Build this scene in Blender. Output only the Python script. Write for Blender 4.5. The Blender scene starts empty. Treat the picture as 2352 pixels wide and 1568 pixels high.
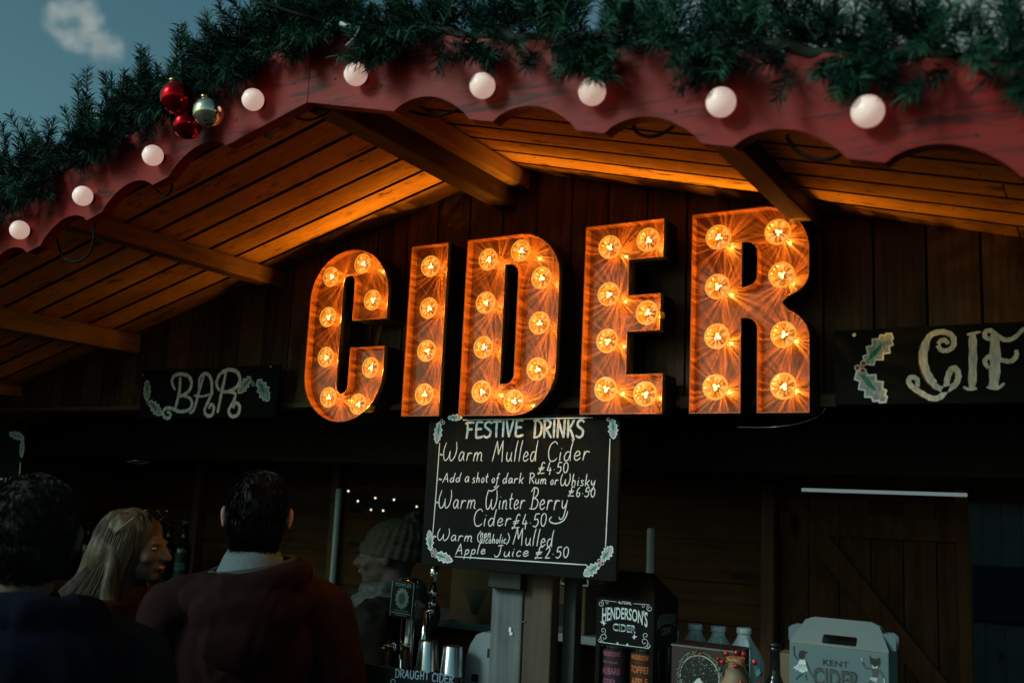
import bpy, bmesh, math, random
from mathutils import Vector, Matrix, noise
from mathutils.geometry import tessellate_polygon
random.seed(7)
C = bpy.context.scene.collection
R_ = math.radians
SC = bpy.context.scene

# ------------------------------------------------------------------ camera, sky, sun, exposure
ROT = Matrix(((0.85662799, 0.04465759, 0.51399823), (0.51396465, -0.16083862, -0.84259793), (0.04504237, 0.9859699, -0.16073129)))
CAM = Vector((0, 0, 1.68))
FPX = 2286.7
cd = bpy.data.cameras.new('camera')
cd.sensor_width = 36; cd.lens = FPX / 2352 * 36; cd.clip_end = 3000; cd.clip_start = 0.05
cd.dof.use_dof = True; cd.dof.focus_distance = 2.75; cd.dof.aperture_fstop = 2.9
co = bpy.data.objects.new('camera', cd); C.objects.link(co)
co.matrix_world = Matrix.Translation(CAM) @ ROT.to_4x4()
SC.camera = co
SC.view_settings.view_transform = 'Standard'; SC.view_settings.look = 'None'
SC.view_settings.exposure = 0; SC.view_settings.gamma = 1
SC.cycles.max_bounces = 6; SC.cycles.transparent_max_bounces = 12
SC.cycles.caustics_reflective = False; SC.cycles.caustics_refractive = False
SC.cycles.sample_clamp_indirect = 3

SUN_EL, SUN_AZ = 29, 212          # azimuth clockwise from +Y: behind the camera, to its left


def wray(px, py):
    return ROT @ Vector((px - 1176, -(py - 784), -FPX))


def at(px, py, Y):                # a measured point of the place, on the upright plane at depth Y
    v = wray(px, py)
    return CAM + v * (Y / v.y)


w = bpy.data.worlds.new('World'); SC.world = w; w.use_nodes = True
nt = w.node_tree; nt.nodes.clear()


def nd(nt, t, **k):
    n = nt.nodes.new(t)
    for a, b in k.items():
        setattr(n, a, b)
    return n


sky = nd(nt, 'ShaderNodeTexSky', sky_type='NISHITA', sun_disc=False, sun_elevation=R_(SUN_EL), sun_rotation=R_(SUN_AZ))
sky.air_density = 1.0; sky.dust_density = 2.0; sky.ozone_density = 1.5
tc = nd(nt, 'ShaderNodeTexCoord')
hue = nd(nt, 'ShaderNodeMix', data_type='RGBA', blend_type='MULTIPLY'); hue.inputs[0].default_value = 1
hue.inputs[7].default_value = (0.66, 1.04, 0.82, 1)
nt.links.new(sky.outputs[0], hue.inputs[6])


def dirmask(d, lo, hi):
    dp = nd(nt, 'ShaderNodeVectorMath', operation='DOT_PRODUCT')
    dp.inputs[1].default_value = Vector(d).normalized()
    nt.links.new(tc.outputs['Generated'], dp.inputs[0])
    mr = nd(nt, 'ShaderNodeMapRange', interpolation_type='SMOOTHSTEP')
    mr.inputs[1].default_value = lo; mr.inputs[2].default_value = hi
    nt.links.new(dp.outputs['Value'], mr.inputs[0])
    return mr.outputs[0]


# thin grey cloud deck high over the roof
hz = dirmask((0.25, 0.85, 0.46), 0.74, 0.94)
mx = nd(nt, 'ShaderNodeMix', data_type='RGBA'); mx.inputs[7].default_value = (2.6, 3.3, 3.05, 1)
mh = nd(nt, 'ShaderNodeMath', operation='MULTIPLY'); mh.inputs[1].default_value = 0.85
nt.links.new(hz, mh.inputs[0]); nt.links.new(mh.outputs[0], mx.inputs[0]); nt.links.new(hue.outputs[2], mx.inputs[6])
# one small drifting cloud
cdir = wray(188, 72).normalized()
c1_ = dirmask(wray(172, 56), math.cos(R_(2.2)), math.cos(R_(0.0))); c2_ = dirmask(wray(245, 108), math.cos(R_(1.5)), math.cos(R_(0.05)))
cmx = nd(nt, 'ShaderNodeMath', operation='MAXIMUM'); nt.links.new(c1_, cmx.inputs[0]); nt.links.new(c2_, cmx.inputs[1]); cm = cmx.outputs[0]
nz = nd(nt, 'ShaderNodeTexNoise'); nz.inputs['Scale'].default_value = 36; nz.inputs['Detail'].default_value = 6; nz.inputs['Roughness'].default_value = 0.55
mp = nd(nt, 'ShaderNodeMapping'); mp.inputs['Location'].default_value = (0.31, 0.4, 0.12); mp.inputs['Scale'].default_value = (1, 1, 1.5)
nt.links.new(tc.outputs['Generated'], mp.inputs[0]); nt.links.new(mp.outputs[0], nz.inputs[0])
mm = nd(nt, 'ShaderNodeMath', operation='ADD'); nt.links.new(nz.outputs[0], mm.inputs[0])
m2 = nd(nt, 'ShaderNodeMath', operation='MULTIPLY'); m2.inputs[1].default_value = 0.50
nt.links.new(cm, m2.inputs[0]); nt.links.new(m2.outputs[0], mm.inputs[1])
cr = nd(nt, 'ShaderNodeMapRange', interpolation_type='SMOOTHSTEP'); cr.inputs[1].default_value = 0.74; cr.inputs[2].default_value = 1.22
nt.links.new(mm.outputs[0], cr.inputs[0])
mc = nd(nt, 'ShaderNodeMix', data_type='RGBA'); mc.inputs[7].default_value = (3.9, 4.6, 4.5, 1)
nt.links.new(cr.outputs[0], mc.inputs[0]); nt.links.new(mx.outputs[2], mc.inputs[6])
bg = nd(nt, 'ShaderNodeBackground'); bg.inputs[1].default_value = 0.075
wo = nd(nt, 'ShaderNodeOutputWorld')
nt.links.new(mc.outputs[2], bg.inputs[0]); nt.links.new(bg.outputs[0], wo.inputs[0])

sl = bpy.data.lights.new('sun', 'SUN'); sl.energy = 1.45; sl.angle = R_(16); sl.color = (0.84, 0.96, 1.0)
so = bpy.data.objects.new('sun', sl); C.objects.link(so)
sd = Vector((math.sin(R_(SUN_AZ)) * math.cos(R_(SUN_EL)), math.cos(R_(SUN_AZ)) * math.cos(R_(SUN_EL)), math.sin(R_(SUN_EL))))
so.rotation_euler = sd.to_track_quat('Z', 'Y').to_euler()

# ------------------------------------------------------------------ materials


def mat(name, col, rough=0.6, metal=0.0, spec=0.5, coat=0.0, emit=None, es=0.0, var=0.0, vs=20, bump=0.0, rvar=0.0, stretch=(1, 1, 1), coatr=0.05):
    m = bpy.data.materials.new(name); m.use_nodes = True
    t = m.node_tree; b = t.nodes['Principled BSDF']
    b.inputs['Base Color'].default_value = (*col, 1); b.inputs['Roughness'].default_value = rough
    b.inputs['Metallic'].default_value = metal; b.inputs['Specular IOR Level'].default_value = spec
    b.inputs['Coat Weight'].default_value = coat; b.inputs['Coat Roughness'].default_value = coatr
    if emit:
        b.inputs['Emission Color'].default_value = (*emit, 1); b.inputs['Emission Strength'].default_value = es
    if var or bump or rvar:
        tc = nd(t, 'ShaderNodeTexCoord'); mp = nd(t, 'ShaderNodeMapping'); mp.inputs['Scale'].default_value = stretch
        nz = nd(t, 'ShaderNodeTexNoise'); nz.inputs['Scale'].default_value = vs; nz.inputs['Detail'].default_value = 6; nz.inputs['Roughness'].default_value = 0.65
        t.links.new(tc.outputs['Object'], mp.inputs[0]); t.links.new(mp.outputs[0], nz.inputs[0])
        if var:
            hi = nd(t, 'ShaderNodeMix', data_type='RGBA')
            hi.inputs[6].default_value = (*[c * (1 - var) for c in col], 1); hi.inputs[7].default_value = (*[min(1, c * (1 + var)) for c in col], 1)
            mr = nd(t, 'ShaderNodeMapRange'); mr.inputs[1].default_value = 0.3; mr.inputs[2].default_value = 0.7
            t.links.new(nz.outputs[0], mr.inputs[0]); t.links.new(mr.outputs[0], hi.inputs[0]); t.links.new(hi.outputs[2], b.inputs['Base Color'])
        if bump:
            bp = nd(t, 'ShaderNodeBump'); bp.inputs['Strength'].default_value = bump; bp.inputs['Distance'].default_value = 0.01
            t.links.new(nz.outputs[0], bp.inputs['Height']); t.links.new(bp.outputs[0], b.inputs['Normal'])
        if rvar:
            mr2 = nd(t, 'ShaderNodeMapRange'); mr2.inputs[3].default_value = max(0.02, rough - rvar); mr2.inputs[4].default_value = rough + rvar
            t.links.new(nz.outputs[0], mr2.inputs[0]); t.links.new(mr2.outputs[0], b.inputs['Roughness'])
    return m


def wood(name, dark, light, axis, rough=0.55, grain=60, knots=1.0, stain=0.0, spec=0.3, island=0.35, coat=0.0, fine=False):
    """boards whose grain runs along axis (0,1,2); every separate board gets its own shade"""
    m = bpy.data.materials.new(name); m.use_nodes = True
    t = m.node_tree; b = t.nodes['Principled BSDF']; L = t.links.new
    tc = nd(t, 'ShaderNodeTexCoord'); geo = nd(t, 'ShaderNodeNewGeometry')
    off = nd(t, 'ShaderNodeVectorMath', operation='SCALE'); off.inputs['Scale'].default_value = 7.0
    cmb = nd(t, 'ShaderNodeCombineXYZ')
    for i in range(3):
        L(geo.outputs['Random Per Island'], cmb.inputs[i])
    L(cmb.outputs[0], off.inputs[0])
    add = nd(t, 'ShaderNodeVectorMath', operation='ADD'); L(tc.outputs['Object'], add.inputs[0]); L(off.outputs[0], add.inputs[1])
    mp = nd(t, 'ShaderNodeMapping'); s = [1, 1, 1]; s[axis] = 0.06; mp.inputs['Scale'].default_value = s
    L(add.outputs[0], mp.inputs[0])
    # slow waver of the grain
    wv = nd(t, 'ShaderNodeTexNoise'); wv.inputs['Scale'].default_value = 6; wv.inputs['Detail'].default_value = 2
    L(add.outputs[0], wv.inputs[0])
    nz = nd(t, 'ShaderNodeTexNoise'); nz.inputs['Scale'].default_value = grain; nz.inputs['Detail'].default_value = 5; nz.inputs['Roughness'].default_value = 0.6
    nz.inputs['Distortion'].default_value = 0.6
    L(mp.outputs[0], nz.inputs[0])
    # knots
    mk = nd(t, 'ShaderNodeMapping'); sk = [5, 5, 5]; sk[axis] = 2.2; mk.inputs['Scale'].default_value = sk; L(add.outputs[0], mk.inputs[0])
    vo = nd(t, 'ShaderNodeTexVoronoi'); vo.inputs['Scale'].default_value = 1.0; L(mk.outputs[0], vo.inputs['Vector'])
    kr = nd(t, 'ShaderNodeMapRange', interpolation_type='SMOOTHSTEP'); kr.inputs[1].default_value = 0.05; kr.inputs[2].default_value = 0.14; kr.inputs[3].default_value = knots; kr.inputs[4].default_value = 0
    L(vo.outputs['Distance'], kr.inputs[0])
    a1 = nd(t, 'ShaderNodeMath', operation='MULTIPLY_ADD'); a1.inputs[1].default_value = 0.55
    L(wv.outputs[0], a1.inputs[0]); L(nz.outputs[0], a1.inputs[2])
    isl = nd(t, 'ShaderNodeMath', operation='MULTIPLY_ADD'); isl.inputs[1].default_value = island
    L(geo.outputs['Random Per Island'], isl.inputs[0]); L(a1.outputs[0], isl.inputs[2])
    mr = nd(t, 'ShaderNodeMapRange'); mr.inputs[1].default_value = 0.45 + island * 0.3; mr.inputs[2].default_value = 1.1 + island * 0.6
    L(isl.outputs[0], mr.inputs[0])
    mx = nd(t, 'ShaderNodeMix', data_type='RGBA'); mx.inputs[6].default_value = (*dark, 1); mx.inputs[7].default_value = (*light, 1)
    L(mr.outputs[0], mx.inputs[0])
    mk2 = nd(t, 'ShaderNodeMix', data_type='RGBA'); mk2.inputs[7].default_value = (*[c * 0.25 for c in dark], 1)
    L(kr.outputs[0], mk2.inputs[0]); L(mx.outputs[2], mk2.inputs[6])
    last = mk2.outputs[2]
    if stain:
        ns = nd(t, 'ShaderNodeTexNoise'); ns.inputs['Scale'].default_value = 26 if fine else 9; ns.inputs['Detail'].default_value = 8; ns.inputs['Roughness'].default_value = 0.7
        ms = nd(t, 'ShaderNodeMapping'); ss = [1, 1, 1]; ss[axis] = 0.25; ms.inputs['Scale'].default_value = ss
        L(add.outputs[0], ms.inputs[0]); L(ms.outputs[0], ns.inputs[0])
        rs = nd(t, 'ShaderNodeMapRange', interpolation_type='SMOOTHSTEP'); rs.inputs[1].default_value = 0.55 if fine else 0.5; rs.inputs[2].default_value = 0.66 if fine else 0.68; rs.inputs[4].default_value = stain
        L(ns.outputs[0], rs.inputs[0])
        m3 = nd(t, 'ShaderNodeMix', data_type='RGBA'); m3.inputs[7].default_value = (*[c * 0.3 for c in dark], 1)
        L(rs.outputs[0], m3.inputs[0]); L(last, m3.inputs[6]); last = m3.outputs[2]
    L(last, b.inputs['Base Color'])
    b.inputs['Roughness'].default_value = rough; b.inputs['Specular IOR Level'].default_value = spec
    b.inputs['Coat Weight'].default_value = coat; b.inputs['Coat Roughness'].default_value = 0.2
    bp = nd(t, 'ShaderNodeBump'); bp.inputs['Strength'].default_value = 0.25; bp.inputs['Distance'].default_value = 0.004
    L(nz.outputs[0], bp.inputs['Height']); L(bp.outputs[0], b.inputs['Normal'])
    return m


M = {}
M['ceil'] = wood('ceiling_boards_wood', (0.24, 0.098, 0.019), (0.62, 0.285, 0.060), 0, grain=85, stain=0.9, knots=1.0, spec=0.12, fine=True)
M['beam'] = wood('beam_wood', (0.011, 0.0055, 0.0025), (0.070, 0.036, 0.013), 1, grain=75, stain=0.85, spec=0.15)
M['gable'] = wood('gable_boards_wood', (0.013, 0.0068, 0.003), (0.155, 0.088, 0.042), 2, grain=50, stain=0.75, spec=0.15)
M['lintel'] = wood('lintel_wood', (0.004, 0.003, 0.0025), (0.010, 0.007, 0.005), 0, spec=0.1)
M['inner'] = wood('inner_wall_wood', (0.030, 0.013, 0.006), (0.15, 0.068, 0.028), 0, grain=40, spec=0.1)
M['innerv'] = wood('inner_door_wood', (0.030, 0.012, 0.005), (0.14, 0.060, 0.024), 2, grain=40, stain=0.5, spec=0.1)
M['postgrey'] = wood('weathered_grey_post_wood', (0.035, 0.045, 0.046), (0.16, 0.195, 0.20), 2, grain=45, rough=0.7)
M['postbrown'] = wood('brown_post_wood', (0.026, 0.020, 0.014), (0.115, 0.090, 0.064), 2, grain=45, rough=0.7)
M['counter'] = wood('bar_top_wood', (0.006, 0.004, 0.003), (0.018, 0.011, 0.007), 0)


def red_paint():
    m = mat('red_board_paint', (0.26, 0.035, 0.032), rough=0.48, spec=0.14)
    t = m.node_tree; b = t.nodes['Principled BSDF']; L = t.links.new
    tc = nd(t, 'ShaderNodeTexCoord'); mp = nd(t, 'ShaderNodeMapping'); mp.inputs['Scale'].default_value = (0.12, 1, 1.0)
    nz = nd(t, 'ShaderNodeTexNoise'); nz.inputs['Scale'].default_value = 55; nz.inputs['Detail'].default_value = 6; nz.inputs['Roughness'].default_value = 0.6; nz.inputs['Distortion'].default_value = 0.4
    L(tc.outputs['Object'], mp.inputs[0]); L(mp.outputs[0], nz.inputs[0])
    n2 = nd(t, 'ShaderNodeTexNoise'); n2.inputs['Scale'].default_value = 7; n2.inputs['Detail'].default_value = 7; n2.inputs['Roughness'].default_value = 0.7
    L(tc.outputs['Object'], n2.inputs[0])
    c1 = nd(t, 'ShaderNodeMix', data_type='RGBA'); c1.inputs[6].default_value = (0.30, 0.0095, 0.006, 1); c1.inputs[7].default_value = (0.21, 0.020, 0.015, 1)
    mr = nd(t, 'ShaderNodeMapRange'); mr.inputs[1].default_value = 0.35; mr.inputs[2].default_value = 0.68
    L(n2.outputs[0], mr.inputs[0]); L(mr.outputs[0], c1.inputs[0])
    c2 = nd(t, 'ShaderNodeMix', data_type='RGBA'); c2.inputs[7].default_value = (0.045, 0.008, 0.007, 1)
    r2 = nd(t, 'ShaderNodeMapRange', interpolation_type='SMOOTHSTEP'); r2.inputs[1].default_value = 0.53; r2.inputs[2].default_value = 0.66; r2.inputs[4].default_value = 0.85
    L(nz.outputs[0], r2.inputs[0]); L(r2.outputs[0], c2.inputs[0]); L(c1.outputs[2], c2.inputs[6]); L(c2.outputs[2], b.inputs['Base Color'])
    bp = nd(t, 'ShaderNodeBump'); bp.inputs['Strength'].default_value = 0.35; bp.inputs['Distance'].default_value = 0.004
    L(nz.outputs[0], bp.inputs['Height']); L(bp.outputs[0], b.inputs['Normal'])
    return m


M['red'] = red_paint()
M['board'] = mat('chalkboard_black', (0.0045, 0.0065, 0.0068), rough=0.8, var=0.35, vs=12, spec=0.12)
M['boardedge'] = mat('chalkboard_edge_worn', (0.03, 0.03, 0.028), rough=0.8, var=0.8, vs=70)
M['chalk'] = mat('white_paint_pen', (0.74, 0.80, 0.83), rough=0.7, var=0.12, vs=200, spec=0.2)
M['brush'] = mat('brushed_chalk', (0.66, 0.82, 0.92), rough=0.8, var=0.45, vs=120, spec=0.1, stretch=(1, 1, 0.3))
M['leaffill'] = mat('holly_leaf_paint', (0.36, 0.44, 0.47), rough=0.8, var=0.5, vs=150, spec=0.1, stretch=(1, 1, 0.35))
M['leafgreen'] = mat('holly_green_paint', (0.035, 0.26, 0.19), rough=0.8, spec=0.1, var=0.3, vs=90)
M['berryred'] = mat('berry_red_paint', (0.16, 0.012, 0.018), rough=0.6)
M['black'] = mat('black_plastic', (0.005, 0.005, 0.0055), rough=0.45)
M['cable'] = mat('cable_rubber', (0.004, 0.004, 0.0045), rough=0.6, spec=.15)
M['steel'] = mat('brushed_steel', (0.62, 0.66, 0.68), rough=0.22, metal=1)
M['chrome'] = mat('chrome', (0.78, 0.80, 0.80), rough=0.08, metal=1)
M['brass'] = mat('brass', (0.60, 0.42, 0.15), rough=0.25, metal=1)
M['letterside'] = mat('black_letter_side', (0.010, 0.007, 0.006), rough=0.4, var=0.4, vs=30)


def rust_panel():
    m = mat('copper_rust_lacquer', (0.3, 0.09, 0.03), rough=0.4, spec=0.2, coat=0.45, coatr=0.10)
    t = m.node_tree; b = t.nodes['Principled BSDF']; L = t.links.new
    tc = nd(t, 'ShaderNodeTexCoord')
    nz = nd(t, 'ShaderNodeTexNoise'); nz.inputs['Scale'].default_value = 9; nz.inputs['Detail'].default_value = 9; nz.inputs['Roughness'].default_value = 0.72
    L(tc.outputs['Object'], nz.inputs[0])
    c1 = nd(t, 'ShaderNodeMix', data_type='RGBA'); c1.inputs[6].default_value = (0.075, 0.021, 0.007, 1); c1.inputs[7].default_value = (0.185, 0.064, 0.026, 1)
    mr = nd(t, 'ShaderNodeMapRange'); mr.inputs[1].default_value = 0.34; mr.inputs[2].default_value = 0.68
    L(nz.outputs[0], mr.inputs[0]); L(mr.outputs[0], c1.inputs[0]); L(c1.outputs[2], b.inputs['Base Color'])
    n2 = nd(t, 'ShaderNodeTexNoise'); n2.inputs['Scale'].default_value = 5; n2.inputs['Detail'].default_value = 3
    L(tc.outputs['Object'], n2.inputs[0])
    bp = nd(t, 'ShaderNodeBump'); bp.inputs['Strength'].default_value = 0.12; bp.inputs['Distance'].default_value = 0.01
    L(n2.outputs[0], bp.inputs['Height']); L(bp.outputs[0], b.inputs['Coat Normal'])
    return m


M['panel'] = rust_panel()
M['return'] = mat('orange_inner_return', (0.19, 0.055, 0.016), rough=0.45, var=0.25, vs=25)


def cap_mat(name, fac, es, tint):
    m = bpy.data.materials.new(name); m.use_nodes = True
    t = m.node_tree; b = t.nodes['Principled BSDF']; L = t.links.new; out = t.nodes['Material Output']
    b.inputs['Base Color'].default_value = (0.62, 0.24, 0.02, 1); b.inputs['Roughness'].default_value = 0.08; b.inputs['Specular IOR Level'].default_value = 0.7
    geo = nd(t, 'ShaderNodeNewGeometry')
    cr = nd(t, 'ShaderNodeValToRGB'); e = cr.color_ramp.elements
    e[0].position = 0.0; e[0].color = (0.03, 0.008, 0.0005, 1); e[1].position = 1; e[1].color = (1.0, 0.70, 0.27, 1)
    x = e.new(0.40); x.color = (0.28, 0.095, 0.004, 1); x = e.new(0.72); x.color = (0.85, 0.36, 0.025, 1)
    L(geo.outputs['Random Per Island'], cr.inputs[0]); L(cr.outputs[0], b.inputs['Emission Color'])
    b.inputs['Emission Strength'].default_value = es
    tr = nd(t, 'ShaderNodeBsdfTransparent'); tr.inputs[0].default_value = (*tint, 1)
    ms = nd(t, 'ShaderNodeMixShader'); ms.inputs[0].default_value = fac
    L(tr.outputs[0], ms.inputs[1]); L(b.outputs[0], ms.inputs[2]); L(ms.outputs[0], out.inputs[0])
    return m


M['cap'] = cap_mat('amber_faceted_lens', 0.60, 0.95, (1, 0.80, 0.45))
M['capside'] = cap_mat('amber_lens_side', 0.14, 0.85, (1, 0.93, 0.80))
M['capring'] = mat('amber_lens_rim', (0.7, 0.32, 0.06), rough=0.15, emit=(1, 0.40, 0.045), es=0.75)
M['filament'] = mat('glowing_filament', (1, 0.8, 0.4), emit=(1, 0.80, 0.42), es=8)


def new_mesh(name, bm, m=None, parent=None, smooth=False, loc=None):
    me = bpy.data.meshes.new(name)
    bm.to_mesh(me); bm.free()
    o = bpy.data.objects.new(name, me); C.objects.link(o)
    for q in (m if isinstance(m, (list, tuple)) else [m]):
        if q: me.materials.append(q)
    if smooth:
        for p in me.polygons: p.use_smooth = True
    if parent: o.parent = parent
    if loc: o.location = loc
    return o


def tag(o, label=None, cat=None, group=None, kind=None):
    if label: o['label'] = label
    if cat: o['category'] = cat
    if group: o['group'] = group
    if kind: o['kind'] = kind
    return o


def thing(name, label, cat, group=None, loc=(0, 0, 0)):
    o = bpy.data.objects.new(name, None); C.objects.link(o); o.location = loc
    o.empty_display_size = 0.05
    return tag(o, label, cat, group)


def box(bm, a, b, bev=0.0, M4=None, mi=0):
    x0, y0, z0 = a; x1, y1, z1 = b
    t = bmesh.new()
    bmesh.ops.create_cube(t, size=1)
    for v in t.verts:
        v.co = Vector(((x0 + x1) / 2 + v.co.x * (x1 - x0), (y0 + y1) / 2 + v.co.y * (y1 - y0), (z0 + z1) / 2 + v.co.z * (z1 - z0)))
    if bev:
        bmesh.ops.bevel(t, geom=list(t.edges), offset=bev, segments=2, affect='EDGES', profile=0.5)
    merge(bm, t, M4, mi)


def merge(bm, t, M4=None, mi=0, smooth=False):
    vs = {}
    for v in t.verts:
        vs[v] = bm.verts.new(M4 @ v.co if M4 else v.co)
    for f in t.faces:
        try:
            g = bm.faces.new([vs[v] for v in f.verts]); g.material_index = mi; g.smooth = smooth or f.smooth
        except ValueError:
            pass
    t.free()


def merge2(bm, t):
    vs = {v: bm.verts.new(v.co) for v in t.verts}
    for f in t.faces: bm.faces.new([vs[v] for v in f.verts]).material_index = f.material_index
    t.free()


def lathe(bm, prof, n=24, M4=None, mi=0, cap=True):
    """profile of (r,z) turned round z"""
    rows = []
    for r, z in prof:
        rows.append([bm.verts.new((M4 @ Vector((r * math.cos(2 * math.pi * i / n), r * math.sin(2 * math.pi * i / n), z))) if M4 else
                     Vector((r * math.cos(2 * math.pi * i / n), r * math.sin(2 * math.pi * i / n), z))) for i in range(n)])
    for a, b in zip(rows, rows[1:]):
        for i in range(n):
            f = bm.faces.new((a[i], a[(i + 1) % n], b[(i + 1) % n], b[i])); f.smooth = True; f.material_index = mi
    if cap:
        f = bm.faces.new(rows[0][::-1]); f.material_index = mi
        f = bm.faces.new(rows[-1]); f.material_index = mi


def tube(bm, pts, r, n=8, mi=0, r1=None, cap=True):
    pts = [Vector(p) for p in pts]; rows = []
    up = Vector((0.13, 0.31, 0.94))
    for i, p in enumerate(pts):
        d = (pts[min(i + 1, len(pts) - 1)] - pts[max(i - 1, 0)]).normalized()
        a = d.cross(up)
        if a.length < 1e-4: a = d.cross(Vector((1, 0, 0)))
        a.normalize(); b = d.cross(a)
        rr = r if r1 is None else r + (r1 - r) * i / max(1, len(pts) - 1)
        rows.append([bm.verts.new(p + (a * math.cos(2 * math.pi * k / n) + b * math.sin(2 * math.pi * k / n)) * rr) for k in range(n)])
    for a, b in zip(rows, rows[1:]):
        for k in range(n):
            f = bm.faces.new((a[k], a[(k + 1) % n], b[(k + 1) % n], b[k])); f.smooth = True; f.material_index = mi
    if cap:
        bm.faces.new(rows[0][::-1]).material_index = mi; bm.faces.new(rows[-1]).material_index = mi


def ball(bm, c, r, seg=20, rings=12, M3=None, mi=0):
    t = bmesh.new(); bmesh.ops.create_uvsphere(t, u_segments=seg, v_segments=rings, radius=1)
    r = Vector(r) if hasattr(r, '__len__') else Vector((r, r, r))
    for v in t.verts:
        p = Vector((v.co.x * r.x, v.co.y * r.y, v.co.z * r.z))
        v.co = Vector(c) + (M3 @ p if M3 else p)
    for f in t.faces: f.smooth = True
    merge(bm, t, None, mi, True)


def spline(pts, sub=6):
    pts = [Vector(p) for p in pts]
    if len(pts) < 3: return pts
    out = []
    for i in range(len(pts) - 1):
        p0 = pts[max(i - 1, 0)]; p1 = pts[i]; p2 = pts[i + 1]; p3 = pts[min(i + 2, len(pts) - 1)]
        for k in range(sub):
            t = k / sub
            out.append(0.5 * ((2 * p1) + (p2 - p0) * t + (2 * p0 - 5 * p1 + 4 * p2 - p3) * t * t + (3 * p1 - p0 - 3 * p2 + p3) * t ** 3))
    out.append(pts[-1])
    return out


# ---- painted lettering: flat strokes lying on an upright board (x,z) at depth Y
class Paint:
    def __init__(s, Y): s.bm = bmesh.new(); s.Y = Y; s.k = 0

    def y(s): s.k += 1; return s.Y - 0.0004 - 0.00003 * s.k

    def stroke(s, pts, wd, sub=6, taper=0.75, mi=0):
        """pts are (x,z) metres"""
        P = spline([Vector((p[0], p[1])) for p in pts], sub)
        Y = s.y(); L = []; Rr = []; n = len(P)
        for i, p in enumerate(P):
            d = P[min(i + 1, n - 1)] - P[max(i - 1, 0)]
            if d.length < 1e-9: d = Vector((1, 0))
            d.normalize(); nn = Vector((-d.y, d.x))
            u = i / (n - 1); e = min(u, 1 - u) * 2
            ww = wd / 2 * (taper + (1 - taper) * min(1, e * 2.5))
            ww *= 1 + 0.10 * math.sin(i * 1.7 + s.k)
            q = p
            if i == 0: q = p - d * ww * 0.6
            if i == n - 1: q = p + d * ww * 0.6
            L.append(s.bm.verts.new((q.x + nn.x * ww, Y, q.y + nn.y * ww))); Rr.append(s.bm.verts.new((q.x - nn.x * ww, Y, q.y - nn.y * ww)))
        for i in range(n - 1):
            f = s.bm.faces.new((L[i], Rr[i], Rr[i + 1], L[i + 1])); f.material_index = mi
        return s

    def poly(s, pts, mi=0):
        Y = s.y()
        vs = [Vector((p[0], p[1], 0)) for p in pts]
        v = [s.bm.verts.new((p.x, Y, p.y)) for p in vs]
        for tri in tessellate_polygon([vs]):
            try: s.bm.faces.new([v[i] for i in tri]).material_index = mi
            except ValueError: pass

    def done(s, name, m, parent): return new_mesh(name, s.bm, m, parent)


def holly(name, p0, p1, wd, Y, parent, green=True):
    """a painted holly leaf: pale scalloped outline, chalky fill, green rib"""
    p0 = Vector(p0); p1 = Vector(p1); d = p1 - p0; n = Vector((-d.y, d.x)).normalized()
    prof = [0.0, 0.62, 0.40, 0.95, 0.60, 1.0, 0.58, 0.72, 0.34, 0.40, 0.0]
    tt = [0, 0.12, 0.24, 0.36, 0.48, 0.60, 0.70, 0.80, 0.87, 0.92, 1.0]
    a = [p0 + d * t + n * (wd / 2 * q) for t, q in zip(tt, prof)]
    b = [p0 + d * t - n * (wd / 2 * q) for t, q in zip(tt, prof)]
    P = Paint(Y); P.poly([(v.x, v.y) for v in a + b[-2:0:-1]], 0)
    if green:
        P.poly([(v.x, v.y) for v in (p0 + d * 0.08, p0 + d * 0.3 + n * wd * 0.14, p0 + d * 0.62 + n * wd * 0.06, p0 + d * 0.66, p0 + d * 0.4 - n * wd * 0.11)], 1)
    lw = d.length * 0.045
    for e in (a, b):
        for q in range(0, len(e) - 2, 2):
            P.stroke([(v.x, v.y) for v in (e[q], e[q + 1])], lw, 1, 1.0, 2)
            P.stroke([(v.x, v.y) for v in (e[q + 1], e[q + 2])], lw, 1, 1.0, 2)
    return P.done(name, [M['leaffill'], M['leafgreen'], M['chalk']], parent)


def berries(name, cs, r, Y, parent):
    P = Paint(Y - 0.004)
    for c in cs:
        P.poly([(c[0] + r * 1.35 * math.cos(a * 0.5236), c[1] + r * 1.35 * math.sin(a * 0.5236)) for a in range(12)], 1)
        P.poly([(c[0] + r * math.cos(a * 0.5236), c[1] + r * math.sin(a * 0.5236)) for a in range(12)], 0)
    return P.done(name, [M['berryred'], M['chalk']], parent)


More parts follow.
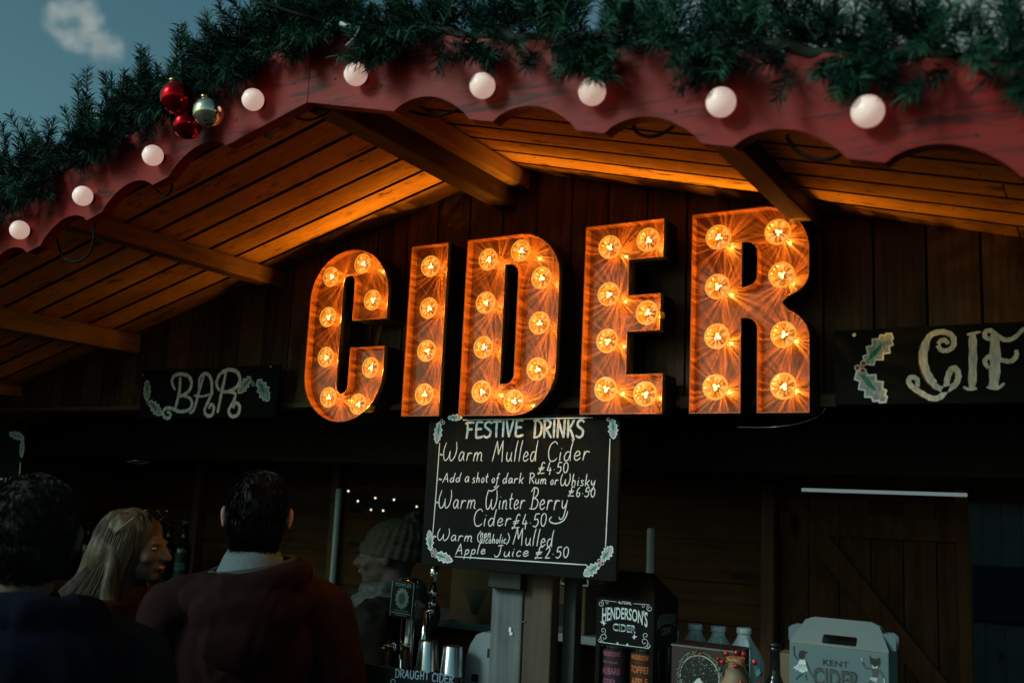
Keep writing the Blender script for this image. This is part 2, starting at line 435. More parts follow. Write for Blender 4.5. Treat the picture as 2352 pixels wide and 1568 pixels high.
# stroke alphabet (hand lettering): width | strokes separated by ';'
G = {
 'F': '.6|.12,0 .16,.5 .14,.98;.02,.93 .3,1 .62,.98;.14,.52 .32,.55 .5,.54', 'E': '.55|.1,.02 .08,.5 .12,.98;.1,.98 .3,1 .55,.98;.1,.52 .28,.55 .46,.54;.1,.02 .3,0 .58,.06',
 'S': '.5|.5,.88 .34,1 .1,.88 .1,.66 .3,.52 .46,.36 .42,.1 .2,0 0,.1', 'T': '.55|.3,0 .28,.5 .29,.97;.0,.95 .3,1 .6,.97', 'I': '.2|.1,0 .1,.5 .1,1',
 'V': '.5|.02,1 .12,.5 .22,0;.22,0 .36,.5 .5,1', 'D': '.6|.1,0 .1,.5 .12,1;.0,.98 .3,1 .56,.75 .58,.4 .4,.06 .05,0', 'R': '.58|.1,0 .1,.5 .12,.98;.02,.95 .3,1 .52,.84 .44,.6 .14,.5;.2,.5 .38,.26 .58,.0',
 'N': '.6|.08,0 .08,.5 .1,1;.1,1 .28,.5 .5,.02;.5,.02 .52,.5 .54,1', 'K': '.58|.1,0 .1,.5 .1,1;.5,1 .3,.66 .12,.5;.14,.52 .34,.3 .5,-.1 .4,-.16', 'A': '.62|.02,0 .18,.5 .34,1;.34,1 .44,.5 .54,0;.12,.36 .3,.38 .5,.38',
 'U': '.6|.1,1 .08,.4 .2,.02 .42,.04 .52,.4 .54,1', 'G': '.62|.54,.86 .36,1 .12,.8 .06,.4 .2,.04 .42,.02 .54,.2 .54,.4;.34,.42 .45,.43 .58,.42', 'H': '.6|.1,0 .1,.5 .1,1;.52,0 .52,.5 .52,1;.1,.5 .3,.52 .52,.5',
 'C': '.58|.56,.86 .4,1 .16,.84 .06,.45 .18,.06 .4,0 .58,.14', 'O': '.64|.34,1 .1,.76 .1,.24 .34,0 .56,.26 .56,.76 .34,1', 'M': '.9|.02,0 .14,.5 .28,1;.28,1 .36,.6 .42,.34;.42,.34 .56,.7 .7,1.0;.7,1.0 .7,.5 .72,-.02',
 'W': '1.0|.14,.98 .02,.55 .06,.14 .2,0 .38,.16 .48,.52;.48,.52 .48,.16 .62,0 .82,.2 .92,.6 .86,1.0', 'B': '.66|.2,0 .26,.5 .34,.98;.12,.8 .3,1 .56,.94 .58,.7 .42,.54 .3,.52;.3,.52 .58,.44 .62,.2 .42,.02 .08,.04', 'P': '.5|.08,0 .12,.5 .14,.98;.02,.92 .3,1 .48,.82 .4,.56 .14,.5', 'J': '.55|.2,.95 .4,1 .52,.98;.4,1 .38,.5 .3,.1 .12,0 .0,.16',
 'Y': '.52|.04,1 .14,.7 .26,.5;.5,1 .36,.7 .24,.3 .2,0', 'L': '.5|.1,1 .08,.5 .08,.02;.08,.02 .3,0 .5,.04',
 'a': '.44|.36,.42 .18,.46 .03,.22 .1,.01 .24,.08 .36,.42;.36,.44 .34,.16 .4,.0', 'b': '.42|.08,.95 .06,.4 .05,0;.06,.26 .2,.44 .36,.3 .3,.05 .05,.02', 'c': '.36|.32,.38 .18,.46 .04,.24 .12,.01 .32,.08', 'd': '.48|.36,.4 .18,.45 .03,.22 .1,.01 .26,.06 .36,.36;.46,.98 .38,.5 .38,.0',
 'e': '.40|.05,.22 .24,.24 .34,.34 .22,.46 .06,.3 .06,.08 .2,0 .38,.12', 'f': '.36|.4,.8 .28,.86 .18,.5 .1,-.2 -.04,-.42 -.16,-.36;.04,.42 .2,.44 .32,.45', 'h': '.44|.14,.98 .08,.5 .04,0;.06,.26 .2,.45 .32,.36 .32,.0', 'i': '.2|.1,.44 .07,.2 .08,0;.13,.62 .14,.64', 'k': '.44|.12,.96 .08,.5 .05,0;.4,.5 .24,.3 .08,.22;.14,.24 .28,.1 .38,-.02',
 'l': '.22|.2,1 .1,.5 .06,0', 'm': '.66|.08,.44 .05,.2 .02,0;.05,.22 .2,.45 .28,.34 .26,0;.28,.26 .42,.46 .54,.36 .52,.06 .62,0', 'n': '.46|.08,.44 .05,.2 .03,0;.05,.24 .22,.45 .34,.36 .32,.04 .42,.02', 'o': '.4|.2,.45 .04,.24 .14,0 .32,.16 .28,.4 .18,.45', 'p': '.42|.12,.44 .08,0 .02,-.42;.1,.3 .26,.45 .38,.3 .28,.05 .08,.04', 'r': '.4|.1,.44 .07,.2 .04,0;.07,.22 .2,.42 .3,.42 .38,.4',
 's': '.36|.32,.42 .14,.44 .1,.32 .28,.16 .2,.02 .02,.04', 't': '.3|.18,.8 .1,.4 .1,.08 .24,.02;.0,.5 .14,.52 .3,.54', 'u': '.46|.06,.44 .04,.14 .16,0 .32,.16 .38,.44;.38,.44 .35,.14 .42,0', 'w': '.62|.06,.44 .06,.1 .16,.02 .28,.3;.28,.3 .3,.06 .42,.02 .56,.44', 'y': '.46|.08,.44 .08,.18 .2,.1 .36,.3;.42,.46 .34,.1 .22,-.3 .02,-.42 -.06,-.3',
 '0': '.44|.24,.9 .06,.7 .08,.2 .24,0 .38,.25 .38,.7 .24,.9', '2': '.44|.06,.72 .2,.9 .36,.74 .24,.4 .06,.03;.06,.03 .24,.02 .4,.04', '4': '.44|.2,.95 .12,.6 .04,.3;.04,.3 .22,.28 .4,.3;.3,.5 .28,.2 .28,-.1', '5': '.42|.14,.88 .1,.68 .08,.5;.08,.5 .3,.52 .36,.24 .2,0 .02,.08;.14,.88 .28,.9 .4,.89', '6': '.42|.3,.92 .12,.66 .06,.26 .18,0 .34,.14 .3,.38 .1,.34',
 '.': '.18|.08,.3 .1,.32', '£': '.6|.5,.9 .4,1 .28,.86 .22,.4 .1,.06 .0,.02 .06,.12 .24,.06 .52,.06;.04,.5 .26,.53 .48,.54;.06,.36 .24,.38 .42,.4', '(': '.24|.24,1 .06,.6 .06,.2 .18,-.12', ')': '.24|.06,1 .22,.6 .18,.2 .0,-.12', '~': '.3|.0,.3 .1,.42 .2,.3 .3,.36', ' ': '.3|', "'": '.16|.08,1 .06,.8',
}


def word(P, txt, p0, p1, h, wd, slant=0.0, mi=0):
    """write txt between two measured points (x,z) of the board with capital height h (m)"""
    tot = 0; pos = []
    for c in txt:
        pos.append(tot); tot += float(G[c].split('|')[0]) + 0.10
    tot -= 0.10
    p0 = Vector(p0); ux = (Vector(p1) - p0) / tot; up = Vector((0, h))
    for c, x in zip(txt, pos):
        for st in G[c].split('|')[1].split(';'):
            if not st: continue
            pts = [tuple(float(q) for q in a.split(',')) for a in st.split()]
            P.stroke([p0 + ux * (x + a + slant * b + random.uniform(-.008, .008)) + up * (b + random.uniform(-.008, .008)) for a, b in pts], wd, mi=mi)


def xz(px, py, Y):
    p = at(px, py, Y); return (p.x, p.z)


def font_text(txt, name, m, parent, M4, w, h, arch=0.0, extr=0.0006, ser=False):
    """printed lettering, fitted to a w x h box; local x right, y up"""
    cu = bpy.data.curves.new('t', 'FONT'); cu.body = txt; cu.extrude = 0; cu.resolution_u = 3; cu.offset = 0.018
    ob = bpy.data.objects.new('t', cu)
    me = ob.to_mesh().copy() if False else bpy.data.meshes.new_from_object(ob)
    bpy.data.objects.remove(ob); bpy.data.curves.remove(cu)
    xs = [v.co.x for v in me.vertices]; ys = [v.co.y for v in me.vertices]
    x0, x1, y0, y1 = min(xs), max(xs), min(ys), max(ys)
    for v in me.vertices:
        u = (v.co.x - x0) / (x1 - x0); t = (v.co.y - y0) / (y1 - y0)
        yy = (t - 0.5) * h * (1 + (0.35 * (2 * u - 1) ** 2 if arch else 0)) - arch * (2 * u - 1) ** 2
        v.co = M4 @ Vector(((u - 0.5) * w, yy, 0))
    me.materials.append(m)
    o = bpy.data.objects.new(name, me); C.objects.link(o); o.parent = parent
    return o


# ------------------------------------------------------------------ ground
bm = bmesh.new(); bmesh.ops.create_grid(bm, x_segments=2, y_segments=2, size=1500)
tag(new_mesh('ground', bm, mat('dark_paving', (0.03, 0.03, 0.03), rough=0.85, var=0.3, vs=3)), 'dark paved ground of the market', 'ground', kind='structure')

# ------------------------------------------------------------------ the stall
AX, AZ, PT = -1.510, 2.664, 0.256          # ridge x, ceiling height at the ridge, roof slope
YW, YF = 2.42, 1.552                       # gable wall, front of the red boards
XL, XR = -4.6, 1.0


def zc(x): return AZ - PT * abs(x - AX)


stall = thing('market_stall', 'wooden market stall with a low gabled roof and scalloped red front boards', 'stall', loc=(AX, 3, 0))
SI = Matrix.Translation((-AX, -3, 0))


def part(name, bm, m, smooth=False, parent=None):
    """part of the stall, geometry given in world metres"""
    o = new_mesh(name, bm, m, parent or stall, smooth)
    if parent is None:
        o.matrix_parent_inverse = Matrix.Translation((-AX, -3, 0))
    return o


# ceiling boards: tongue-and-groove running down the slope, one set each side, with dark grooves between
ang = math.atan(PT)
roof_l = None
for side in (-1, 1):
    bm = bmesh.new(); y = YF + 0.034; nb = 0
    xe = XL if side < 0 else XR
    while y < YW + 1.3:
        wd = 0.1005
        xb = AX; segs = [AX, xe]
        if nb % 3 == 1: segs = [AX, AX + side * 1.35, xe]
        for xa, xc in zip(segs, segs[1:]):
            t = bmesh.new()
            x0, x1 = sorted((xa, xc)); x0 += 0.0015; x1 -= 0.0015
            sec = [(0, 0.018), (0, 0.010), (0.0042, 0), (wd - 0.0042, 0), (wd, 0.009), (wd, 0.018)]
            rows = []
            for x in (x0, x1):
                rows.append([t.verts.new((x, y + a, zc(x) + b)) for a, b in sec])
            for i in range(len(sec)):
                j = (i + 1) % len(sec)
                t.faces.new((rows[0][i], rows[0][j], rows[1][j], rows[1][i])).material_index = 0 if i == 2 else 2
            t.faces.new(rows[0]); t.faces.new(rows[1][::-1])
            merge2(bm, t)
        y += wd + 0.0055; nb += 1
    rn = random.Random(11)
    for q in range(150):
        xx = AX + side * rn.uniform(.05, 1.8); yy = YF + .034 + .106 * rn.randint(0, 8) + rn.choice((.02, .076)) + rn.uniform(-.006, .006)
        ball(bm, (xx, yy, zc(xx) - .0002), (.0032 * rn.uniform(.5, 1.3), .0018, .0010), 8, 6, None, 1)
    part('roof_boards', bm, [M['ceil'], M['black'], mat('painted_groove_shade', (.018, .008, .003), rough=.9, spec=.05)])  # last material: groove shade painted on the board sides and chamfers
    # felted roof above the boards
    bm = bmesh.new()
    prof = [(AX, 0), (xe, 0)]
    t = bmesh.new(); vs = []
    for x in (AX, xe):
        for yy in (YF + 0.033, 4.9):
            for dz in (0.0185, 0.05):
                vs.append(t.verts.new((x, yy, zc(x) + dz)))
    for q in ((0, 1, 3, 2), (4, 6, 7, 5), (0, 4, 5, 1), (2, 3, 7, 6), (0, 2, 6, 4), (1, 5, 7, 3)):
        t.faces.new([vs[i] for i in q])
    merge(bm, t); part('roof', bm, mat('roof_felt', (0.02, 0.02, 0.022), rough=0.9))

# ridge beam: a deep dark beam with a paler batten along its right side, then the purlins
bm = bmesh.new(); box(bm, (-1.538, YF + 0.035, 2.537), (-1.476, YW - .002, 2.653), 0.004); part('ridge_beam', bm, M['beam'])
bm = bmesh.new(); box(bm, (-1.4735, YF + 0.037, 2.590), (-1.436, YW - .002, 2.640), 0.003)
part('batten', bm, wood('pale_batten_wood', (0.16, 0.075, 0.03), (0.34, 0.18, 0.08), 1, grain=90))
for x0, x1, dz in ((-0.640, -0.590, 0.062), (-2.445, -2.388, 0.066), (-3.15, -3.095, 0.082), (-3.85, -3.79, 0.055), (0.10, 0.15, 0.06)):
    zt = zc((x0 + x1) / 2)
    bm = bmesh.new(); box(bm, (x0, YF + 0.034, zt - dz), (x1, YW - 0.002, zt - 0.004 - abs(x1 - x0) * PT * .5), 0.003)
    part('purlin', bm, M['beam'] if x0 > -1 else wood('purlin_wood', (0.05, 0.024, 0.010), (0.20, 0.092, 0.034), 1, stain=0.6))
# little dark triangular bracket behind the left board by the ridge
bm = bmesh.new(); t = bmesh.new()
c = at(650, 300, 1.75)
pp = [(c.x - .035, c.z + .02), (c.x + .045, c.z + .028), (c.x - .01, c.z - .035)]
a = [t.verts.new((x, 1.70, z)) for x, z in pp]; b = [t.verts.new((x, 1.72, z)) for x, z in pp]
t.faces.new(a); t.faces.new(b[::-1])
for i in range(3): t.faces.new((a[i], b[i], b[(i + 1) % 3], a[(i + 1) % 3]))
merge(bm, t); part('bracket', bm, M['black'])

# scalloped red bargeboards
for side, nm in ((-1, 'bargeboard'), (1, 'bargeboard')):
    us = [0.0, 0.248]; zs = [0, 0]
    low = [(0.001, 0), (0.248, 0)]
    u = 0.248
    while u < 3.0:
        aw = 0.192 if u < 0.3 else 0.187; ah = 0.040
        for k in range(1, 13):
            f = k / 12; low.append((u + aw * f, ah * math.sin(math.pi * f) ** 0.75 if 0 < k < 12 else 0))
        u += aw + 0.056; low.append((u, 0))
    lim = (AX - XL) if side < 0 else (XR - AX)
    low = [p for p in low if p[0] <= lim]
    bm = bmesh.new(); L0, L1, T0, T1 = [], [], [], []
    for du, dz in low:
        x = AX + side * du; zb = 2.543 - 0.258 * du + dz; zt = AZ + 0.052 - PT * du
        L0.append(bm.verts.new((x, YF, zb))); L1.append(bm.verts.new((x, YF + 0.03, zb)))
        T0.append(bm.verts.new((x, YF, zt))); T1.append(bm.verts.new((x, YF + 0.03, zt)))
    for i in range(len(low) - 1):
        for q in ((L0[i], L0[i + 1], T0[i + 1], T0[i]), (L1[i + 1], L1[i], T1[i], T1[i + 1]), (L0[i + 1], L0[i], L1[i], L1[i + 1]), (T0[i], T0[i + 1], T1[i + 1], T1[i])):
            bm.faces.new(q)
    bm.faces.new((L0[0], T0[0], T1[0], L1[0])); bm.faces.new((L0[-1], L1[-1], T1[-1], T0[-1]))
    bmesh.ops.recalc_face_normals(bm, faces=bm.faces)
    rn = random.Random(5 + side)
    for q in range(16):                    # nail heads along the board
        du = .06 + q * .163 + rn.uniform(-.03, .03); zz = (2.543 - .258 * du + rn.choice((.060, .125)) + rn.uniform(-.008, .008))
        ball(bm, (AX + side * du, YF - .0002, zz), (.0034, .0012, .0034), 8, 6, None, 1)
    part(nm, bm, [M['red'], mat('rusty_nail_head', (.03, .012, .008), rough=.7)])

# gable wall of upright boards above the opening
bm = bmesh.new(); x = XL
while x < XR:
    wd = random.choice((0.118, 0.122, 0.115))
    x1 = x + wd; t = bmesh.new(); vs = []
    for yy in (YW, YW + 0.018):
        for xx in (x + 0.003, x1 - 0.003):
            vs += [t.verts.new((xx, yy, 1.975)), t.verts.new((xx, yy, zc(xx) + 0.006))]
    for q in ((0, 1, 3, 2), (4, 6, 7, 5), (0, 4, 5, 1), (2, 3, 7, 6), (0, 2, 6, 4), (1, 5, 7, 3)):
        t.faces.new([vs[i] for i in q])
    bmesh.ops.recalc_face_normals(t, faces=t.faces)
    merge(bm, t); x = x1
part('gable_wall', bm, M['gable'])
bm = bmesh.new(); box(bm, (XL, YW - 0.012, 1.958), (XR, YW + 0.055, 1.974), 0.002); part('rail', bm, wood('rail_wood', (0.05, 0.032, 0.02), (0.14, 0.09, 0.055), 0))
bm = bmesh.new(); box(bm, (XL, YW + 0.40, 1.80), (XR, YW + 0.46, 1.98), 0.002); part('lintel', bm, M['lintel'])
# inside of the gable and dark lining
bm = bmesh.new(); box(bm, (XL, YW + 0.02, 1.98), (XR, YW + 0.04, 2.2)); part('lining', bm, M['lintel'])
# floor, bar front, bar top
bm = bmesh.new(); box(bm, (XL, 2.28, 1.06), (XR, 2.60, 1.10), 0.004); part('bar_top', bm, M['counter'])
bm = bmesh.new()
for i in range(34): box(bm, (XL + i * .165, 2.30, 0.08), (XL + i * .165 + .162, 2.325, 1.058), 0.002)
part('bar_front', bm, M['innerv'])
bm = bmesh.new(); box(bm, (XL, 2.2, 0.004), (XR, 4.88, 0.08)); part('floor_deck', bm, M['lintel'])
# back wall: horizontal boards, ending at the right where one looks out
YB = 3.62
bm = bmesh.new(); z = 0.082
while z < 2.2:
    box(bm, (XL, YB, z), (-1.10, YB + 0.02, z + 0.146)); z += 0.15
box(bm, (-1.10, YB, 1.75), (XR, YB + 0.02, 2.25))
box(bm, (XL, YB + 0.021, 0.082), (-0.42, YB + 0.04, 2.2))
part('back_wall', bm, M['inner'])
bm = bmesh.new(); box(bm, (XL - .03, 2.2, 0.08), (XL, 4.88, 2.0)); part('side_wall', bm, M['inner'])
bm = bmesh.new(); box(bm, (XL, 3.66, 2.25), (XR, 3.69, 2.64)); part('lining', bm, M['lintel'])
# studs on the back wall
for px in (256, 452, 770):
    p = at(px, 1180, YB - .03); bm = bmesh.new(); box(bm, (p.x - .022, YB - 0.045, 1.1), (p.x + .022, YB - 0.002, 2.15), 0.003)
    part('stud', bm, wood('stud_wood', (0.06, 0.03, 0.012), (0.20, 0.10, 0.04), 2))
# stable door at the right of the back wall
bm = bmesh.new(); x = -1.045
while x < -0.46:
    box(bm, (x, YB - 0.005, 0.1), (x + 0.102, YB + 0.02, 1.745), 0.002); x += 0.105
door = part('stable_door', bm, M['innerv'])
bm = bmesh.new(); dv = Vector((0.52, 0, -0.62)); t = bmesh.new(); box(t, (0, -0.02, -0.035), (0.81, 0, 0.035), 0.002)
a0 = Vector((-0.98, YB - 0.006, 1.70))
merge(bm, t, Matrix.Translation(a0) @ Matrix.Rotation(math.atan2(0.62, 0.52), 4, 'Y')); part('brace', bm, M['innerv'], parent=door).matrix_parent_inverse = door.matrix_parent_inverse.inverted() @ door.matrix_parent_inverse
bm = bmesh.new(); box(bm, (-1.04, YB - 0.025, 1.62), (-0.43, YB - 0.007, 1.70), 0.002); part('ledge', bm, M['innerv'], parent=door)
bm = bmesh.new(); box(bm, (-1.10, YB - 0.05, 0.1), (-1.052, YB + 0.02, 1.80), 0.003); part('door_post', bm, wood('door_post_wood', (0.05, 0.022, 0.01), (0.16, 0.07, 0.03), 2))
bm = bmesh.new(); box(bm, (-0.46, YB - 0.03, 0.1), (-0.42, YB + 0.02, 1.80), 0.003); part('door_post', bm, M['innerv'])
# front post under the menu board: a weathered grey board nailed to a brown one
bm = bmesh.new(); box(bm, (-1.492, 2.40, 1.10), (-1.393, 2.455, 1.95), 0.004); fp = part('post', bm, M['postgrey'])
bm = bmesh.new(); box(bm, (-1.391, 2.405, 1.10), (-1.305, 2.45, 1.95), 0.004); part('post', bm, M['postbrown'])
bm = bmesh.new(); box(bm, (-1.300, 2.46, 1.10), (-1.262, 2.50, 1.95), 0.003); part('post', bm, wood('dark_post_wood', (.012, .013, .013), (.055, .060, .058), 2, stain=.6))
bm = bmesh.new(); box(bm, (-1.490, 2.372, 1.452), (-1.385, 2.399, 1.53), 0.003); bl = part('block', bm, M['black'])
bm = bmesh.new()
p = at((900 + 1478 / 4.276) * .9408, (1360 + 768 / 4.276) * .9408, 2.398)
box(bm, (p.x - .0035, 2.396, p.z - .002), (p.x + .0035, 2.3985, p.z + .010)); box(bm, (p.x - .001, 2.396, p.z - .010), (p.x + .008, 2.3984, p.z - .0025))
part('paper_scrap', bm, mat('white_paper', (0.8, 0.82, 0.82)))
bm = bmesh.new()
p = at((900 + 1620 / 4.276) * .9408, (1360 + 668 / 4.276) * .9408, 2.403)
box(bm, (p.x - .005, 2.401, p.z - .001), (p.x + .005, 2.4045, p.z + .001)); part('staple', bm, M['steel'])
# inner shelf with a pale front edge
bm = bmesh.new(); box(bm, (-2.60, 3.25, 1.205), (-1.5, 3.60, 1.232), 0.002); part('shelf', bm, mat('white_shelf', (0.32, 0.40, 0.42), rough=0.5, var=0.15, vs=20))
for x in (-2.58, -1.53):
    bm = bmesh.new(); box(bm, (x, 3.27, 0.08), (x + .03, 3.58, 1.204), 0.002); part('shelf_end', bm, M['inner'])

# ------------------------------------------------------------------ the lit letters
YS = 2.300; YP = 2.328; YK = 2.392; YB_ = 2.268


def arc(cx, cz, rx, rz, a0, a1, n=14):
    return [(cx + rx * math.cos(R_(a0 + (a1 - a0) * i / n)), cz + rz * math.sin(R_(a0 + (a1 - a0) * i / n))) for i in range(n + 1)]


LET = {
 'C': [arc(-2.0005, 2.285, .1555, .149, 180, 0, 22) + [(-1.845, 2.209), (-1.978, 2.209)] + arc(-2.0, 2.325, .0222, .027, 0, 180, 10)
       + arc(-2.0, 2.012, .0222, .027, 180, 360, 10) + [(-1.978, 2.126), (-1.845, 2.126)] + arc(-2.0005, 2.05, .1555, .15, 0, -180, 22)],
 'I': [[(-1.768, 2.4215), (-1.634, 2.4215), (-1.634, 1.9155), (-1.768, 1.9155)]],
 'D': [[(-1.568, 2.4215)] + arc(-1.392, 2.293, .129, .1285, 90, 0, 14) + arc(-1.392, 2.044, .129, .1285, 0, -90, 14) + [(-1.568, 1.9155)],
       [(-1.436, 2.337)] + arc(-1.420, 2.310, .027, .027, 90, 0, 8) + arc(-1.420, 2.029, .027, .027, 0, -90, 8) + [(-1.436, 2.002)]],
 'E': [[(-1.188, 2.4195), (-.963, 2.4195), (-.963, 2.318), (-1.0585, 2.318), (-1.0585, 2.2235), (-.969, 2.2235), (-.969, 2.1285), (-1.0585, 2.1285), (-1.0585, 2.018), (-.959, 2.018), (-.959, 1.917), (-1.188, 1.917)]],
 'R': [[(-.888, 2.4195)] + arc(-.710, 2.303, .1145, .1165, 90, 0, 14) + arc(-.690, 2.245, .0935, .058, 0, -62, 8) + [(-.659, 2.179)] + arc(-.690, 2.092, .094, .078, 62, 0, 8)
       + [(-.596, 1.917), (-.7195, 1.917)] + arc(-.748, 2.117, .0285, .030, 0, 90, 8) + [(-.7595, 2.147), (-.7595, 1.917), (-.888, 1.917)],
       [(-.7585, 2.335)] + arc(-.748, 2.306, .0275, .029, 90, 0, 8) + arc(-.748, 2.25, .0275, .026, 0, -80, 8) + [(-.7585, 2.2215)]],
}
BULB = {
 'C': [(-2.06, 2.349), (-1.937, 2.380), (-1.889, 2.264), (-2.060, 2.222), (-2.056, 2.097), (-1.879, 2.059), (-2.034, 1.973), (-1.917, 1.951)],
 'I': [(-1.681, 2.350), (-1.679, 2.226), (-1.677, 2.101), (-1.676, 1.976)],
 'D': [(-1.483, 2.353), (-1.378, 2.368), (-1.308, 2.286), (-1.484, 2.229), (-1.309, 2.162), (-1.484, 2.103), (-1.309, 2.037), (-1.483, 1.980), (-1.378, 1.952)],
 'E': [(-1.107, 2.352), (-.999, 2.361), (-1.106, 2.227), (-.997, 2.171), (-1.106, 2.104), (-1.106, 1.979), (-.997, 1.965)],
 'R': [(-.812, 2.349), (-.665, 2.347), (-.813, 2.225), (-.656, 2.241), (-.813, 2.102), (-.651, 2.098), (-.815, 1.978), (-.651, 1.977)],
}


def area(p): return sum(a[0] * b[1] - b[0] * a[1] for a, b in zip(p, p[1:] + p[:1]))


def inset(p, d):
    """offset a counter-clockwise loop inwards by d (clockwise loops move outwards)"""
    n = len(p); out = []
    for i in range(n):
        a, b, c = Vector(p[i - 1]), Vector(p[i]), Vector(p[(i + 1) % n])
        e = (b - a).normalized(); f = (c - b).normalized()
        n1 = Vector((-e.y, e.x)); n2 = Vector((-f.y, f.x)); m = n1 + n2
        if m.length < 1e-5: m = n1
        m = m / max(0.35, m.dot(n1))
        out.append((b.x + m.x * d, b.y + m.y * d))
    return out


def dedupe(p):
    o = []
    for q in p:
        if not o or (Vector(q) - Vector(o[-1])).length > 1e-4: o.append(q)
    if (Vector(o[0]) - Vector(o[-1])).length < 1e-4: o.pop()
    return o


def fill(bm, loops, Y, flip=False, mi=0):
    vv = [[Vector((x, z, 0)) for x, z in l] for l in loops]
    flat = [v for l in vv for v in l]
    vs = [bm.verts.new((v.x, Y, v.y)) for v in flat]
    for tri in tessellate_polygon(vv):
        q = [vs[i] for i in tri]
        try: f = bm.faces.new(q)
        except ValueError: continue
        f.material_index = mi
        f.normal_update()
        if (f.normal.y > 0) != flip: f.normal_flip()


# the coloured glass cap, built once
def cap_front():
    bm = bmesh.new()
    n = 16
    def P(r, a, y): return Vector((r * math.cos(a), y, r * math.sin(a)))
    # side of the cap: ribbed tapering cup
    N = 20
    prof = [(0.0205, 0.0595), (0.0215, 0.036), (0.0235, 0.015), (0.0290, 0.006)]
    for (r0, y0), (r1, y1) in zip(prof, prof[1:]):
        for i in range(N):
            a, b = 2 * math.pi * i / N, 2 * math.pi * (i + 1) / N
            bm.faces.new([bm.verts.new(P(r0, a, y0)), bm.verts.new(P(r0, b, y0)), bm.verts.new(P(r1, b, y1)), bm.verts.new(P(r1, a, y1))]).material_index = 1
    # star facets on the front: eight points, each split down its middle
    for i in range(8):
        a = 2 * math.pi * i / 8; h = math.pi / 8
        c0 = P(0.0095, a - h, 0.0025); c1 = P(0.0095, a + h, 0.0025); tip = P(0.0265, a, 0.0015); mid = P(0.016, a, -0.0030)
        o0 = P(0.0265, a - h, 0.0045); o1 = P(0.0265, a + h, 0.0045); k0 = P(0.0095, a, 0.0005)
        for tri in ((c0, k0, mid), (k0, c1, mid), (c0, mid, tip), (mid, c1, tip), (c0, tip, o0), (c1, o1, tip)):
            bm.faces.new([bm.verts.new(q) for q in tri])
    # domed centre in three rings
    for r0, r1, y0, y1 in ((0.0, 0.0035, -0.003, -0.002), (0.0035, 0.0065, -0.0012, -0.0004), (0.0065, 0.0095, 0.0002, 0.0015)):
        for i in range(8):
            a, b = 2 * math.pi * i / 8, 2 * math.pi * (i + 1) / 8
            q = [P(r0, a, y0), P(r1, a, y1), P(r1, b, y1)] + ([P(r0, b, y0)] if r0 else [])
            bm.faces.new([bm.verts.new(v) for v in q])
    me = bpy.data.meshes.new('light_cap'); bm.to_mesh(me); bm.free(); me.materials.append(M['cap']); me.materials.append(M['capside'])
    bm = bmesh.new()
    t = Matrix.Rotation(R_(90), 4, 'X')
    lathe(bm, [(0.0265, -0.0005), (0.0290, -0.0012), (0.0312, 0.0), (0.0316, -0.0015), (0.0300, -0.0025)][::-1], 24, Matrix.Rotation(R_(-90), 4, 'X') @ Matrix.Scale(-1, 4, (0, 0, 1)) , cap=False)
    rim = bpy.data.meshes.new('rim'); bm.to_mesh(rim); bm.free(); rim.materials.append(M['capring'])
    bm = bmesh.new(); ball(bm, (0, 0.0045, 0.002), (0.0042, 0.0025, 0.0068), 10, 8)
    ball(bm, (0.005, 0.005, -0.004), (0.0035, 0.0022, 0.0040), 8, 6); ball(bm, (-0.0055, 0.005, -0.005), (0.0022, 0.002, 0.0030), 8, 6)
    lathe(bm, [(0.0, 0.0), (0.0125, 0.0), (0.0125, 0.001), (0.0, 0.001)], 12, Matrix.Translation((0, 0.0085, 0)) @ Matrix.Rotation(R_(-90), 4, 'X'), 1, cap=False)  # black disc added to block the filament's reflection in the panel
    fil = bpy.data.meshes.new('filament'); bm.to_mesh(fil); bm.free(); fil.materials.append(M['filament']); fil.materials.append(M['letterside'])
    return me, rim, fil


